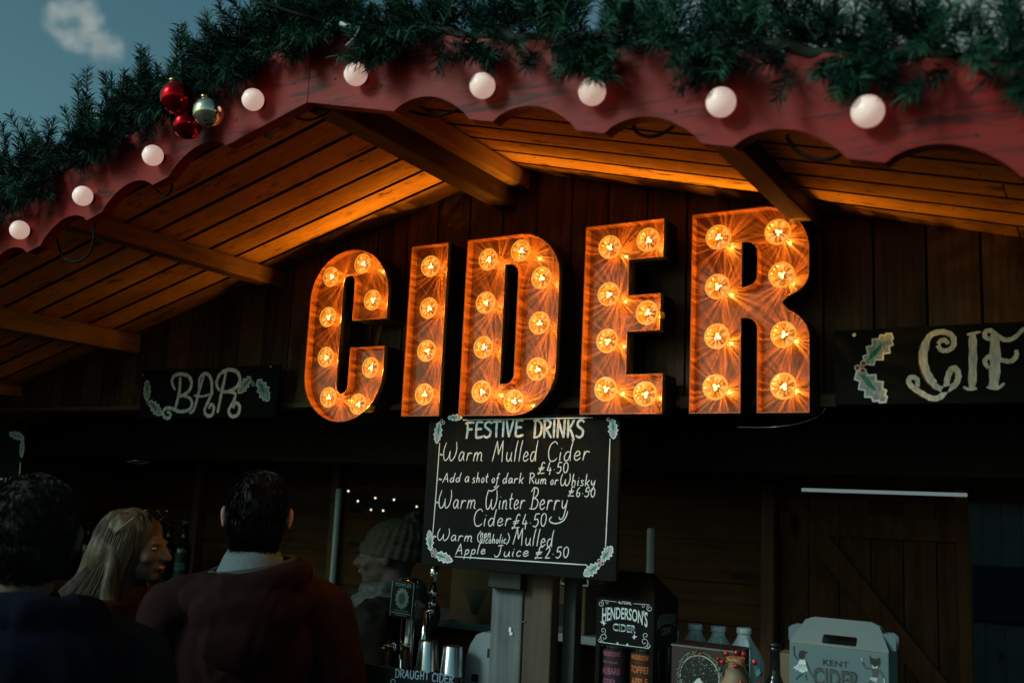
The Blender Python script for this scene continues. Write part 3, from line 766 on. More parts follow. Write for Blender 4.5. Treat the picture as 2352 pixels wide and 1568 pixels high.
def bulb_light():
    L = bpy.data.lights.new('bulb_light', 'POINT'); L.energy = 0.76; L.specular_factor = 0; L.color = (1, 0.49, 0.062); L.shadow_soft_size = 0.0014
    L.use_nodes = True; t = L.node_tree; em = t.nodes['Emission']
    tc = nd(t, 'ShaderNodeTexCoord'); k = t.links.new
    # the faceted cap throws rays: brightness varies round the lamp's axis
    pj = nd(t, 'ShaderNodeVectorMath', operation='MULTIPLY'); pj.inputs[1].default_value = (1, 0, 1); k(tc.outputs['Normal'], pj.inputs[0])
    nm = nd(t, 'ShaderNodeVectorMath', operation='NORMALIZE'); k(pj.outputs[0], nm.inputs[0])
    nz = nd(t, 'ShaderNodeTexNoise'); nz.inputs['Scale'].default_value = 5.5; nz.inputs['Detail'].default_value = 2.5; nz.inputs['Roughness'].default_value = 0.6
    oi = nd(t, 'ShaderNodeObjectInfo')
    k(nm.outputs[0], nz.inputs[0])
    mr = nd(t, 'ShaderNodeMapRange', interpolation_type='SMOOTHSTEP'); mr.inputs[1].default_value = 0.45; mr.inputs[2].default_value = 0.62; mr.inputs[3].default_value = 0.16; mr.inputs[4].default_value = 2.15
    k(nz.outputs[0], mr.inputs[0])
    # the cap's cup throws most of its light sideways and back, little straight ahead
    sx = nd(t, 'ShaderNodeSeparateXYZ'); k(tc.outputs['Normal'], sx.inputs[0])
    pol = nd(t, 'ShaderNodeMapRange', interpolation_type='SMOOTHSTEP'); pol.inputs[1].default_value = -0.58; pol.inputs[2].default_value = 0.06; pol.inputs[3].default_value = 0.045; pol.inputs[4].default_value = 1.0; pol.inputs[3].default_value = 0.010
    k(sx.outputs[1], pol.inputs[0])
    bk = nd(t, 'ShaderNodeMapRange', interpolation_type='SMOOTHSTEP'); bk.inputs[1].default_value = 0.0; bk.inputs[2].default_value = 0.4; k(sx.outputs[1], bk.inputs[0])
    ry = nd(t, 'ShaderNodeMix', data_type='FLOAT'); ry.inputs[2].default_value = 1.15; k(bk.outputs[0], ry.inputs[0]); k(mr.outputs[0], ry.inputs[3])
    mu = nd(t, 'ShaderNodeMath', operation='MULTIPLY'); k(ry.outputs[0], mu.inputs[0]); k(pol.outputs[0], mu.inputs[1]); k(mu.outputs[0], em.inputs['Strength'])
    return L


CAPM, RIMM, FILM = cap_front(); BL = [bulb_light() for _ in range(3)]
for i, b in enumerate(BL):
    b.node_tree.nodes['Noise Texture'].inputs['Scale'].default_value = (7.5, 8.3, 9.1)[i]
LDESC = {
 'C': 'orange marquee letter C full of lit amber bulbs, leftmost of the big lit letters',
 'I': 'orange marquee letter I with one column of four lit amber bulbs',
 'D': 'orange marquee letter D lit by nine amber bulbs around a narrow slot',
 'E': 'orange marquee letter E with seven lit amber bulbs on three arms',
 'R': 'orange marquee letter R with eight lit bulbs under the right roof slope',
}
for ch in 'CIDER':
    loops = [dedupe(l) for l in LET[ch]]
    if area(loops[0]) < 0: loops[0] = loops[0][::-1]
    if len(loops) > 1 and area(loops[1]) > 0: loops[1] = loops[1][::-1]
    cx = sum(p[0] for p in loops[0]) / len(loops[0])
    root = thing('marquee_letter', LDESC[ch], 'letter sign', 'marquee letters of the lit sign', (cx, YK, 1.9155))
    inv = Matrix.Translation((-cx, -YK, -1.9155))
    def lp(name, bm, m, smooth=False):
        o = new_mesh(name, bm, m, root, smooth); o.matrix_parent_inverse = inv; return o
    bm = bmesh.new(); ins = [inset(l, 0.0028) for l in loops]; fill(bm, ins, YP); lp('face_panel', bm, M['panel'])
    bm = bmesh.new()
    for l, q in zip(loops, ins):
        n = len(l); A = [bm.verts.new((x, YK, z)) for x, z in l]; B = [bm.verts.new((x, YS, z)) for x, z in l]
        Cc = [bm.verts.new((x, YS, z)) for x, z in q]; D = [bm.verts.new((x, YP + .004, z)) for x, z in q]
        for i in range(n):
            j = (i + 1) % n
            bm.faces.new((A[i], A[j], B[j], B[i])).material_index = 0
            bm.faces.new((B[i], B[j], Cc[j], Cc[i])).material_index = 1
            bm.faces.new((Cc[i], Cc[j], D[j], D[i])).material_index = 1
    fill(bm, loops, YK, True)
    bmesh.ops.recalc_face_normals(bm, faces=bm.faces)
    lp('side_return', bm, [M['letterside'], M['return']])
    for i, (x, z) in enumerate(BULB[ch]):
        c = bpy.data.objects.new('light_cap', CAPM); C.objects.link(c); c.parent = root
        q = CAM + (Vector((x, 2.28, z)) - CAM) * (YB_ / 2.28)
        c.location = q - Vector((cx, YK, 1.9155)); c.rotation_euler = (random.uniform(-.05, .05), random.uniform(0, 6.3), random.uniform(-.05, .05))
        for nm, me in (('rim', RIMM), ('filament', FILM)):
            r = bpy.data.objects.new(nm, me); C.objects.link(r); r.parent = c
        lo = bpy.data.objects.new('bulb_light', BL[i % 3]); C.objects.link(lo); lo.parent = c; lo.location = (0, 0.0130, 0)

# ------------------------------------------------------------------ globe bulbs along the red boards
M['globe'] = mat('opal_globe_plastic', (0.86, 0.82, 0.80), rough=0.32, spec=0.4, emit=(1.0, 0.62, 0.50), es=0.46)
M['globe'].node_tree.nodes['Principled BSDF'].inputs['Subsurface Weight'].default_value = 0.35
M['globe'].node_tree.nodes['Principled BSDF'].inputs['Subsurface Radius'].default_value = (0.012, 0.009, 0.008)
M['print'] = mat('grey_print', (0.16, 0.15, 0.16), rough=0.6)
GLB = [(45, 528, 'last white globe bulb down the left slope, at the very edge of the photo'),
       (190, 450, 'white globe bulb on the left red board, second from the lower end'),
       (351, 357, 'white globe bulb on the left red board just below the bauble cluster'),
       (581, 229, 'white globe bulb on the left red board between the baubles and the ridge'),
       (817, 170, 'white globe bulb just right of the ridge joint on the red board'),
       (1108, 197, 'white globe bulb on the right red board over its first scallop gap, clear of needles'),
       (1360, 211, 'white globe bulb on the right red board with a sprig across its top left'),
       (1656, 235, 'white globe bulb half covered by dark fir needles above a chipped patch of paint'),
       (1993, 256, 'largest white globe bulb, blurred, nearest the right end of the red board')]
gp = []
for px, py, lab in GLB:
    c = at(px, py, 1.524); c = Vector((c.x, 1.524, c.z)); gp.append(c)
    g = thing('globe_bulb', lab, 'light bulb', 'white globe bulbs along the red boards', c)
    bm = bmesh.new(); ball(bm, (0, 0, 0), 0.0252, 28, 18); new_mesh('globe', bm, M['globe'], g, True)
    bm = bmesh.new(); lathe(bm, [(0.0125, 0), (0.0125, 0.010)], 18, Matrix.Translation((0, 0.018, 0)) @ Matrix.Rotation(R_(-90), 4, 'X')); new_mesh('socket', bm, M['black'], g)
    # small printed stamp: a ring with strokes
    bm = bmesh.new(); n = Vector((-0.52, -0.78, 0.36)).normalized(); a = n.cross(Vector((0, 0, 1))).normalized(); b = a.cross(n)
    def onb(u, v):
        return (n * 0.0252 + a * u + b * v).normalized() * 0.02525
    for r in (0.0084, 0.0068):
        tube(bm, [onb(r * math.cos(k * .3142), r * math.sin(k * .3142)) for k in range(21)], 0.00045, 4)
    for q in ([(-.003, .003), (-.003, -.003)], [(0, .0032), (0, -.0032)], [(.003, .003), (.0012, -.003)], [(-.003, 0), (.003, .001)], [(.001, -.003), (.0035, -.002)]):
        tube(bm, [onb(*p) for p in q], 0.00055, 4)
    new_mesh('printed_stamp', bm, M['print'], g)

# bulb cable looping behind the boards
Z1 = lambda u, v: ((u / 2.3056) * .9408, (v / 2.3056) * .9408)
Z2 = lambda u, v: ((700 + u / 2.6133) * .9408, (v / 2.6133) * .9408)
Z3 = lambda u, v: ((1600 + u / 2.6133) * .9408, (v / 2.6133) * .9408)


def cable(name, lab, runs, r, Y):
    bm = bmesh.new(); allp = []
    P = spline([at(*q, Y) for run in runs for q in run], 6); tube(bm, P, r, 8)
    return tag(new_mesh(name, bm, M['cable'], None, True), lab, 'cable', 'cables of the globe bulbs')


cable('bulb_cable', 'black cable sagging in loops behind the right red scalloped board',
      [[Z2(700, 640), Z2(745, 690), Z2(850, 728), Z2(960, 738), Z2(1060, 715), Z2(1110, 690), Z2(1200, 640)],
       [Z2(2150, 700), Z2(2205, 790), Z2(2240, 850), Z2(2320, 872), Z3(50, 850), Z3(135, 790), Z3(170, 740)],
       [Z3(800, 800), Z3(840, 880), Z3(900, 960), Z3(1000, 1008), Z3(1100, 1018), Z3(1180, 985), Z3(1230, 920)]], 0.0034, 1.60)
cable('bulb_cable', 'black cable sagging in loops behind the left red scalloped board',
      [[Z2(300, 620), Z2(300, 680), Z2(240, 730), Z2(150, 765), Z2(60, 750), Z2(20, 690), Z2(0, 600)],
       [Z1(1000, 900), Z1(960, 990), Z1(968, 1060), Z1(930, 1100), Z1(870, 1060), Z1(840, 1010), Z1(800, 900)],
       [Z1(560, 1060), Z1(532, 1250), Z1(525, 1350), Z1(500, 1430), Z1(430, 1472), Z1(360, 1450), Z1(330, 1380), Z1(300, 1250)]], 0.0028, 1.60)

# ------------------------------------------------------------------ evergreen garland
def fir_mat(name, dark, light):
    m = mat(name, dark, rough=0.55, spec=0.12)
    t = m.node_tree; b = t.nodes['Principled BSDF']
    geo = nd(t, 'ShaderNodeNewGeometry'); cr = nd(t, 'ShaderNodeMix', data_type='RGBA')
    cr.inputs[6].default_value = (*dark, 1); cr.inputs[7].default_value = (*light, 1)
    t.links.new(geo.outputs['Random Per Island'], cr.inputs[0]); t.links.new(cr.outputs[2], b.inputs['Base Color'])
    return m


FIR = [fir_mat('fir_needles_deep', (.002, .011, .011), (.005, .026, .022)), fir_mat('fir_needles', (.004, .026, .019), (.010, .056, .036)), fir_mat('fir_needles_fresh', (.010, .056, .036), (.042, .150, .082))]
M['fir'] = FIR[1]; M['twig'] = mat('fir_twig', (0.02, 0.025, 0.015), rough=0.8)
def garland(lab, x0, x1, per_m, seed):
    rnd = random.Random(seed)
    root = thing('fir_garland', lab, 'garland', 'fir garlands along the roof edge', (x0, YF - .01, zc(x0) + .06))
    off = Vector((x0, YF - .01, zc(x0) + .06))
    bm = bmesh.new(); bt = bmesh.new()
    L = abs(x1 - x0); n = int(L * per_m)
    rt = 1 if x1 > x0 else 0
    cz = lambda x: AZ - PT * abs(x - AX) + (0.058 if rt else 0.072)
    tube(bt, [Vector((x0 + (x1 - x0) * k / 40, YF + 0.005 + .01 * math.sin(k * 1.3), cz(x0 + (x1 - x0) * k / 40) + .008 * math.sin(k * 2.1))) - off for k in range(41)], 0.012, 6)
    nt_ = int(L * 14); tufts = [(x0 + (x1 - x0) * (q + rnd.uniform(-.35, .35)) / nt_, rnd.gauss(0, .35), rnd.uniform(.8, 1.25)) for q in range(nt_)]
    for i in range(n + nt_ * 6):
        x = x0 + (x1 - x0) * rnd.random()
        mi = rnd.choice((0, 0, 1, 1, 2, 2))
        clump = 0.78 + 0.5 * noise.noise(Vector((x * 6.5, seed, 0)))
        if i >= n:                        # upright tufts
            tx, lean_, big = tufts[(i - n) // 6]; mi = rnd.choice((0, 1, 2))
            d = Vector((lean_ + rnd.gauss(0, .28), rnd.gauss(0, .3), 1)).normalized(); ln = rnd.uniform(.11, .185) * big * (.72 if rt else 1)
            p = Vector((tx + rnd.gauss(0, .015), YF + rnd.uniform(-.02, .03), cz(tx) + .01)) - off
        elif rnd.random() < .42:            # sprays hanging over the face of the board
            x += .05 * math.sin(x * 26 + seed)
            d = Vector((rnd.gauss(0, .5), -rnd.uniform(.3, 1.0), -rnd.uniform(.2, 1.1))).normalized()
            ln = rnd.uniform(.05, .10) * (0.7 + .5 * clump) * (.75 if rt and x > -.5 else 1)
            p = Vector((x, YF + rnd.uniform(-.03, .0), cz(x) + rnd.uniform(-.045, .02))) - off
        else:
            th = rnd.uniform(-.4, 3.5) if rnd.random() < .7 else rnd.uniform(1.0, 2.2)   # round the core: 0 = to the front, pi/2 = up
            ln = rnd.uniform(0.070, 0.145) * clump * ((1.0 if rt else 1.35) if 0.9 < th < 2.3 else 1.0) * (.82 if rt else 1)
            d = Vector((rnd.gauss(0, .5), -math.cos(th), math.sin(th))).normalized()
            p = Vector((x, YF + 0.004 + rnd.uniform(-.035, .03), cz(x) + rnd.uniform(-.03, .035))) - off
        curve = Vector((rnd.gauss(0, .15), rnd.gauss(0, .15), rnd.uniform(-.25, .15)))
        pts = [p + d * ln * k / 5 + curve * ln * (k / 5) ** 2 * .5 for k in range(6)]
        tube(bt, pts, 0.0014, 4, r1=0.0007, cap=False)
        m = int(ln * 820)
        for k in range(m):
            u = 0.12 + 0.88 * k / m
            j = min(4, int(u * 5)); q = pts[j].lerp(pts[j + 1], u * 5 - j); ax = (pts[j + 1] - pts[j]).normalized()
            s = ax.orthogonal().normalized(); s.rotate(Matrix.Rotation(rnd.uniform(0, 6.28), 3, ax))
            nd_ = (ax * rnd.uniform(.55, 1.25) + s).normalized()
            nl = rnd.uniform(0.026, 0.042) * (1.0 - 0.25 * u)
            wv = nd_.cross(Vector((rnd.random() - .5, rnd.random() - .5, rnd.random() - .5))).normalized() * 0.00105
            bend = Vector((0, 0, -0.12 * nl))
            a = q - wv; b = q + wv; mid = q + nd_ * nl * .6; e = q + nd_ * nl + bend
            v = [bm.verts.new(a), bm.verts.new(b), bm.verts.new(mid + wv * .9), bm.verts.new(e), bm.verts.new(mid - wv * .9)]
            bm.faces.new(v).material_index = mi
    new_mesh('twigs', bt, M['twig'], root, True); new_mesh('needles', bm, FIR, root)
    return root


garland('bushy dark green fir garland along the left roof slope, behind the baubles', AX - .0, -2.9, 250, 3)
garland('bushy dark green fir garland along the right roof slope, blurred towards its near end', AX + .0, 0.02, 270, 5)

# baubles
for px, py, r, Y, m, nm, lab in ((407, 225, .040, 1.475, mat('red_bauble', (0.55, 0.006, 0.012), rough=0.16, metal=1), 'red', 'large glossy red bauble on the garland, upper left of the cluster of three'),
                                 (430, 288, .0335, 1.500, mat('dark_red_bauble', (0.38, 0.006, 0.012), rough=0.16, metal=1), 'red', 'smaller dark red bauble tucked under the other two baubles'),
                                 (478, 258, .0345, 1.465, mat('champagne_bauble', (0.80, 0.70, 0.52), rough=0.10, metal=1), 'gold', 'mirror gold and silver bauble at the right of the cluster of three')):
    c = at(px, py, Y); b = thing('bauble', lab, 'bauble', 'baubles hung on the left garland', c)
    bm = bmesh.new(); ball(bm, (0, 0, 0), r, 32, 20); new_mesh('ball', bm, m, b, True)
    bm = bmesh.new(); lathe(bm, [(r * .2, r * .95), (r * .2, r * 1.14), (r * .06, r * 1.16)], 12, Matrix.Rotation(R_(25), 4, 'X')); new_mesh('hanger_cap', bm, M['brass'], b)

# supply cable coming down from above, with a taped joint
bm = bmesh.new(); P = spline([at(540, -60, 1.40), at(601, 0, 1.42), at(650, 22, 1.44), at(700, 38, 1.46), at(752, 53, 1.50), at(775, 70, 1.53)], 5); tube(bm, P, 0.0042, 8)
k = tag(new_mesh('supply_cable', bm, M['cable'], None, True), 'twisted dark supply cable dropping from the sky into the garland at the ridge', 'cable')
bm = bmesh.new(); tube(bm, [at(783, 55, 1.475), at(818, 66, 1.475)], 0.0050, 10); tube(bm, spline([at(818, 66, 1.475), at(833, 50, 1.475), at(838, 38, 1.48)], 4), 0.0026, 8)
tube(bm, spline([at(829, 60, 1.475), at(815, 85, 1.475), at(795, 105, 1.48)], 4), 0.0020, 8)
new_mesh('taped_joint', bm, mat('pale_tape', (0.42, 0.48, 0.48), rough=0.5, var=0.4, vs=90), k, True)

# wall fixings of the sign: rail bracket, hook and thin wire
bm = bmesh.new(); box(bm, (-2.02, 2.395, 1.945), (-0.64, 2.405, 1.962), 0.001)
for x in (-1.585, -1.20, -0.93, -0.575): box(bm, (x - .02, 2.393, 1.94), (x + .02, 2.406, 1.968), 0.001)
tag(new_mesh('sign_rail', bm, mat('rusty_rail', (0.16, 0.07, 0.04), rough=0.6, var=.5, vs=40)), 'thin brown metal rail behind the feet of the lit letters', 'rail')
hk = thing('hook', 'small steel eye hook on the rail right of the letter R', 'hook', None, at(1880, 928, 2.40))
bm = bmesh.new(); tube(bm, [(-.012, 0, 0), (.012, 0, 0)], 0.0022, 8); box(bm, (-.004, -.004, -.005), (-.001, .004, .005)); box(bm, (.004, -.004, -.004), (.007, .004, .004)); new_mesh('screw_shank', bm, M['steel'], hk)
bm = bmesh.new(); tube(bm, spline([at(1897, 935, 2.40), at(1880, 955, 2.40), at(1830, 973, 2.40), at(1760, 981, 2.40), at(1690, 980, 2.40)], 6), 0.0009, 6)
tag(new_mesh('sign_wire', bm, M['steel'], None, True), 'thin wire curving below the letter R to the hook', 'wire')
def screw(x, Y, z, parent, r=.0045):
    bm = bmesh.new(); lathe(bm, [(r, 0), (r, .0012), (r * .7, .002)], 14, Matrix.Translation((x, Y, z)) @ Matrix.Rotation(R_(90), 4, 'X'))
    o = new_mesh('screw', bm, M['brass'], parent)
    bm = bmesh.new(); box(bm, (x - r * .6, Y - .0024, z - r * .12), (x + r * .6, Y - .0019, z + r * .12)); box(bm, (x - r * .12, Y - .00245, z - r * .6), (x + r * .12, Y - .00195, z + r * .6))
    new_mesh('cross_slot', bm, M['black'], o)
p = at(1583, 555, 2.405)
w0 = thing('wall_screw', 'cross head screw in the dark wall just left of the letter R', 'screw', None, (p.x, 2.418, p.z)); screw(0, 0, 0, w0)

# ------------------------------------------------------------------ chalk boards
def chalk_board(name, lab, x0, x1, z0, z1, Y, th=0.012):
    root = thing(name, lab, 'sign', None, ((x0 + x1) / 2, Y + th, z0))
    def add(o): o.parent = root; o.matrix_parent_inverse = Matrix.Translation(-root.location); return o
    bm = bmesh.new(); box(bm, (x0, Y, z0), (x1, Y + th, z1), 0.0015)
    add(new_mesh('board', bm, M['board']))
    return root, add


# BAR
Y = 2.355
bar, add = chalk_board('bar_sign', 'black chalk sign reading BAR with holly, on the gable left of the letter C', -2.982, -2.318, 1.922, 2.094, Y)
BX = lambda u, v: xz((u / 2.6132) * .9408, (550 + v / 2.6132) * .9408, Y)
P = Paint(Y)
for wd, st in ((.0135, [(1115, 1045), (1098, 1000), (1110, 962), (1150, 948), (1200, 960), (1222, 1000), (1210, 1050), (1170, 1082), (1140, 1090)]),
               (.0125, [(1165, 1085), (1210, 1100), (1226, 1140), (1205, 1175), (1150, 1187), (1100, 1168), (1062, 1165), (1040, 1190), (1050, 1222), (1078, 1228), (1090, 1202), (1070, 1190)]),
               (.014, [(1150, 975), (1145, 1060), (1120, 1162)]),
               (.0115, [(1300, 965), (1270, 1060), (1240, 1170), (1212, 1196)]), (.0125, [(1270, 1050), (1275, 975), (1310, 945), (1345, 975), (1352, 1060), (1330, 1120), (1305, 1180), (1325, 1215), (1355, 1205), (1365, 1160), (1348, 1140), (1335, 1165)]),
               (.008, [(1240, 1085), (1290, 1090), (1358, 1072)]),
               (.013, [(1400, 1050), (1382, 1012), (1400, 955), (1450, 922), (1510, 932), (1532, 980), (1510, 1030), (1455, 1060), (1420, 1058)]), (.013, [(1442, 940), (1412, 1080), (1390, 1190)]),
               (.0125, [(1450, 1060), (1500, 1072), (1492, 1120), (1460, 1180), (1480, 1218), (1518, 1205), (1530, 1155), (1505, 1130), (1490, 1160)])):
    P.stroke([BX(*q) for q in st], wd)
add(P.done('lettering', M['brush'], None))
for a, b, wd in (((938, 988), (940, 1118), .040), ((952, 1122), (1030, 1208), .040), ((1600, 968), (1520, 1068), .042), ((1645, 985), (1715, 1118), .050)):
    add(holly('holly_leaf', BX(*a), BX(*b), wd, Y, None))
add(berries('berries', [BX(1612, 1000), BX(1622, 1014)], .005, Y, None)); add(berries('berries', [BX(945, 1128), BX(955, 1138)], .004, Y, None))
x, z = BX(1728, 902)
screw(x - bar.location.x, Y - bar.location.y, z - bar.location.z, bar); screw(BX(915, 945)[0] - bar.location.x, Y - bar.location.y, BX(915, 955)[1] - bar.location.z, bar)

# the gift sign, running out of the frame on the right
Y = 2.355
gif, add = chalk_board('gift_sign', 'long black chalk sign with holly and curly capitals, right of the letter R', -0.552, 0.30, 1.940, 2.115, Y)
GX = lambda u, v: xz((1900 + u / 1.845) * .9408, (550 + v / 1.845) * .9408, Y)
P = Paint(Y)
for wd, st in ((.0125, [(722, 545), (735, 562), (765, 562), (790, 540), (785, 500), (745, 480), (690, 492), (655, 545), (648, 610), (672, 680), (715, 728), (760, 738), (798, 715), (812, 680), (800, 645), (778, 650), (762, 690), (755, 735), (730, 772), (690, 778), (640, 752), (598, 722), (588, 700), (600, 683), (625, 692), (628, 722)]),
               (.010, [(722, 530), (745, 515), (765, 530)]),
               (.016, [(672, 520), (655, 590), (668, 660), (700, 705)]), (.0165, [(875, 490), (877, 600), (873, 735)]), (.006, [(853, 492), (880, 486), (908, 480)]), (.006, [(836, 728), (860, 738), (892, 735)]),
               (.021, [(975, 500), (977, 620), (970, 728)]), (.010, [(960, 515), (935, 505), (932, 482), (955, 474), (985, 495), (1020, 515), (1060, 508), (1107, 464)]), (.010, [(945, 640), (930, 612), (955, 590), (1000, 605), (1045, 612), (1072, 590), (1072, 566)]), (.006, [(943, 728), (985, 735), (1017, 712)])):
    P.stroke([GX(*q) for q in st], wd)
add(P.done('lettering', M['brush'], None))
P = Paint(Y + .0002)
for st in ([(640, 545), (636, 610), (655, 680), (700, 735)], [(770, 562), (792, 548)], [(818, 660), (818, 690), (800, 720)]): P.stroke([GX(*q) for q in st], .006)
add(P.done('red_shading', mat('red_chalk', (0.20, 0.03, 0.03)), None))
for a, b, wd in (((392, 625), (512, 488), .050), ((355, 655), (484, 796), .052)): add(holly('holly_leaf', GX(*a), GX(*b), wd, Y, None))
add(berries('berries', [GX(385, 622), GX(359, 642), GX(382, 654)], .0052, Y, None))
x, z = GX(343, 494); screw(x - gif.location.x, Y - gif.location.y, z - gif.location.z, gif, .0055)

# the festive drinks menu, hung from the rail under the letters
Y = 2.325
menu, add = chalk_board('menu_board', 'black menu board of festive drinks handwritten in white, under the letters D and E', -1.684, -1.083, 1.500, 1.918, Y, 0.016)
MX = lambda u, v: xz((1000 + u / 3.734) * .9408, (1000 + v / 3.734) * .9408, Y)
U = 0.000313
for line in ([("FESTIVE", (505, 258), (1030, 240), 140, 22), ("DRINKS", (1128, 250), (1585, 250), 145, 22)],):
    P = Paint(Y)
    for txt, a, b, h, wd in line: P = Paint(Y); word(P, txt, MX(*a), MX(*b), h * U, wd * U, 0.0); add(P.done('heading', M['brush'], None))
MENU = [
 [("~", (274, 440), (300, 440), 90, 9), ("Warm", (302, 462), (668, 466), 165, 9), ("Mulled", (752, 470), (1160, 468), 178, 9), ("Cider", (1252, 470), (1640, 456), 165, 9)],
 [("£4.50", (1170, 585), (1445, 572), 98, 9)],
 [("~", (264, 665), (290, 665), 90, 9), ("Add", (300, 662), (465, 655), 82, 8.5), ("a", (502, 656), (545, 656), 100, 8.5), ("shot", (570, 664), (716, 660), 92, 8.5), ("of", (748, 664), (815, 664), 92, 8.5),
  ("dark", (848, 668), (1038, 668), 92, 8.5), ("Rum", (1088, 670), (1250, 674), 88, 8.5), ("or", (1284, 682), (1356, 682), 92, 8.5), ("Whisky", (1376, 690), (1695, 694), 100, 8.5)],
 [("£6.50", (1446, 788), (1690, 795), 84, 8.5)],
 [("~", (240, 875), (262, 875), 90, 9), ("Warm", (262, 895), (605, 898), 160, 9), ("Winter", (690, 906), (1050, 902), 165, 9), ("Berry", (1085, 905), (1440, 915), 182, 9)],
 [("Cider", (575, 1058), (925, 1056), 145, 9), ("£4.50", (935, 1084), (1245, 1056), 118, 9)],
 [("~", (212, 1185), (240, 1185), 90, 9), ("Warm", (250, 1186), (575, 1200), 105, 8.5), ("(", (612, 1195), (640, 1195), 85, 8), ("non", (645, 1165), (742, 1165), 90, 8), ("alcoholic", (640, 1215), (880, 1215), 78, 8), (")", (885, 1215), (908, 1215), 85, 8), ("Mulled", (942, 1226), (1308, 1248), 140, 8.5)],
 [("Apple", (418, 1318), (692, 1312), 92, 8.5), ("Juice", (772, 1338), (1085, 1332), 95, 9), ("£2.50", (1145, 1355), (1450, 1345), 98, 9)]]
for line in MENU:
    P = Paint(Y)
    for txt, a, b, h, wd in line: word(P, txt, MX(*a), MX(*b), h * U, wd * U, 0.06)
    add(P.done('handwriting', M['chalk'], None))
P = Paint(Y)
P.stroke([MX(1440, 925), MX(1432, 960), MX(1400, 1010), MX(1340, 1035), MX(1290, 1025), MX(1275, 1000), MX(1295, 975)], 10 * U)
P.stroke([MX(815, 690), MX(790, 715), MX(745, 740), MX(722, 730)], 9 * U)
add(P.done('flourish', M['chalk'], None))
P = Paint(Y)
for a, b in (((275, 302), (212, 1125)), ((1828, 264), (1787, 1248)), ((414, 1336), (1616, 1412)), ((487, 93), (1670, 72))): P.stroke([MX(*a), MX((a[0] + b[0]) / 2 + 2, (a[1] + b[1]) / 2), MX(*b)], 9 * U)
add(P.done('border_line', M['chalk'], None))
for a, b, wd in (((272, 112), (248, 305), 90), ((1848, 85), (1862, 264), 90), ((192, 1280), (182, 1098), 84), ((218, 1306), (392, 1376), 90), ((1752, 1372), (1850, 1246), 92), ((1728, 1408), (1590, 1508), 92), ((350, 70), (480, 72), 60)):
    add(holly('holly_leaf', MX(*a), MX(*b), wd * U, Y, None))
for cs in ([(213, 1290), (238, 1280), (219, 1322)], [(1735, 1374), (1764, 1396), (1734, 1416)], [(318, 118), (300, 100)], [(1818, 88)]): add(berries('berries', [MX(*c) for c in cs], 12 * U, Y, None))

# board at the far left, mostly out of the frame
Y = 2.355
fl, add = chalk_board('small_chalk_board', 'grey chalk board with a holly corner, cut off by the left edge', -4.15, -3.645, 1.60, 1.887, Y)
P = Paint(Y); P.stroke([xz(47, 1062, Y), xz(46, 1080, Y), xz(44, 1110, Y)], .006); word(P, 'ry', xz(-8, 1112, Y), xz(25, 1109, Y), .05, .006)
add(P.done('handwriting', M['brush'], None))
add(holly('holly_leaf', xz(22, 995, Y), xz(55, 1005, Y), .03, Y, None, False)); add(holly('holly_leaf', xz(52, 1005, Y), xz(50, 1050, Y), .03, Y, None, False))

# draught cider board at the foot of the picture
Y = 2.268
dc, add = chalk_board('draught_sign', 'black chalk board reading DRAUGHT CIDER in front of the steel cups', -1.83, -1.50, 1.10, 1.224, Y)
DX = lambda u, v: xz((900 + u / 4.276) * .9408, (1360 + v / 4.276) * .9408, Y)
bchalk = mat('blue_chalk', (0.20, 0.32, 0.42), rough=.8, var=.3, vs=120)
for txt, a, b, h in (("DRAUGHT", (275, 1248), (628, 1278), 76), ("CIDER", (660, 1290), (885, 1316), 78), ("On", (222, 1352), (330, 1358), 80)):
    P = Paint(Y); word(P, txt, DX(*a), DX(*b), h * .000275, 11 * .000275); add(P.done('handwriting', bchalk, None))

# ------------------------------------------------------------------ things on the bar
def T(name, lab, cat, x, y, z=1.1005, group=None, rz=0):
    o = thing(name, lab, cat, group, (x, y, z)); o.rotation_euler = (0, 0, rz); return o


# steel cup stacks
for px, py, lab in ((985, 1470, 'steel cup stack left of its twin, behind the draught sign'), (1040, 1482, 'steel cup stack nearer the post, beside the grey carton')):
    p = at(px, py, 2.45); t = T('cup_stack', lab, 'cups', p.x, 2.45, group='stacks of steel cups')
    h = p.z - 1.1; bm = bmesh.new(); prof = []
    prof = [(0.026, h), (0.0275, h - .002), (0.0335, h - .078)]
    for k in range(4):
        zz = h - .080 - k * .012; prof += [(0.0345, zz), (0.0345, zz - .004), (0.0325, zz - .0045), (0.033, zz - .0115)]
    prof += [(0.036, 0.0)]
    lathe(bm, prof[::-1], 28); new_mesh('cup', bm, M['steel'], t, False)

# chrome beer font with pump clip
p = at(942, 1330, 2.50); t = T('beer_font', 'tall chrome beer font with a dark pump clip reading YOWLER', 'beer tap', p.x, 2.50)
h = p.z - 1.1
bm = bmesh.new(); lathe(bm, [(0.05, 0), (0.05, .02), (0.021, .03), (0.021, h - .03), (0.026, h - .026), (0.026, h)], 24); new_mesh('column', bm, M['chrome'], t)
bm = bmesh.new(); lathe(bm, [(0.0, 0), (0.016, 0), (0.02, .02), (.012, .05), (0.0, .055)], 18, Matrix.Translation((-.03, -.02, h * .42)) @ Matrix.Rotation(R_(90), 4, 'X'), cap=False); new_mesh('spout', bm, M['chrome'], t)
Yc = 2.455
Q = [xz((900 + u / 4.276) * .9408, (1360 + v / 4.276) * .9408, Yc) for u, v in ((245, 235), (490, 262), (450, 640), (215, 620))]
cx = sum(q[0] for q in Q) / 4; cz_ = sum(q[1] for q in Q) / 4
wv = ((Vector(Q[1]) - Vector(Q[0])).length + (Vector(Q[2]) - Vector(Q[3])).length) / 2; hv = ((Vector(Q[0]) - Vector(Q[3])).length + (Vector(Q[1]) - Vector(Q[2])).length) / 2
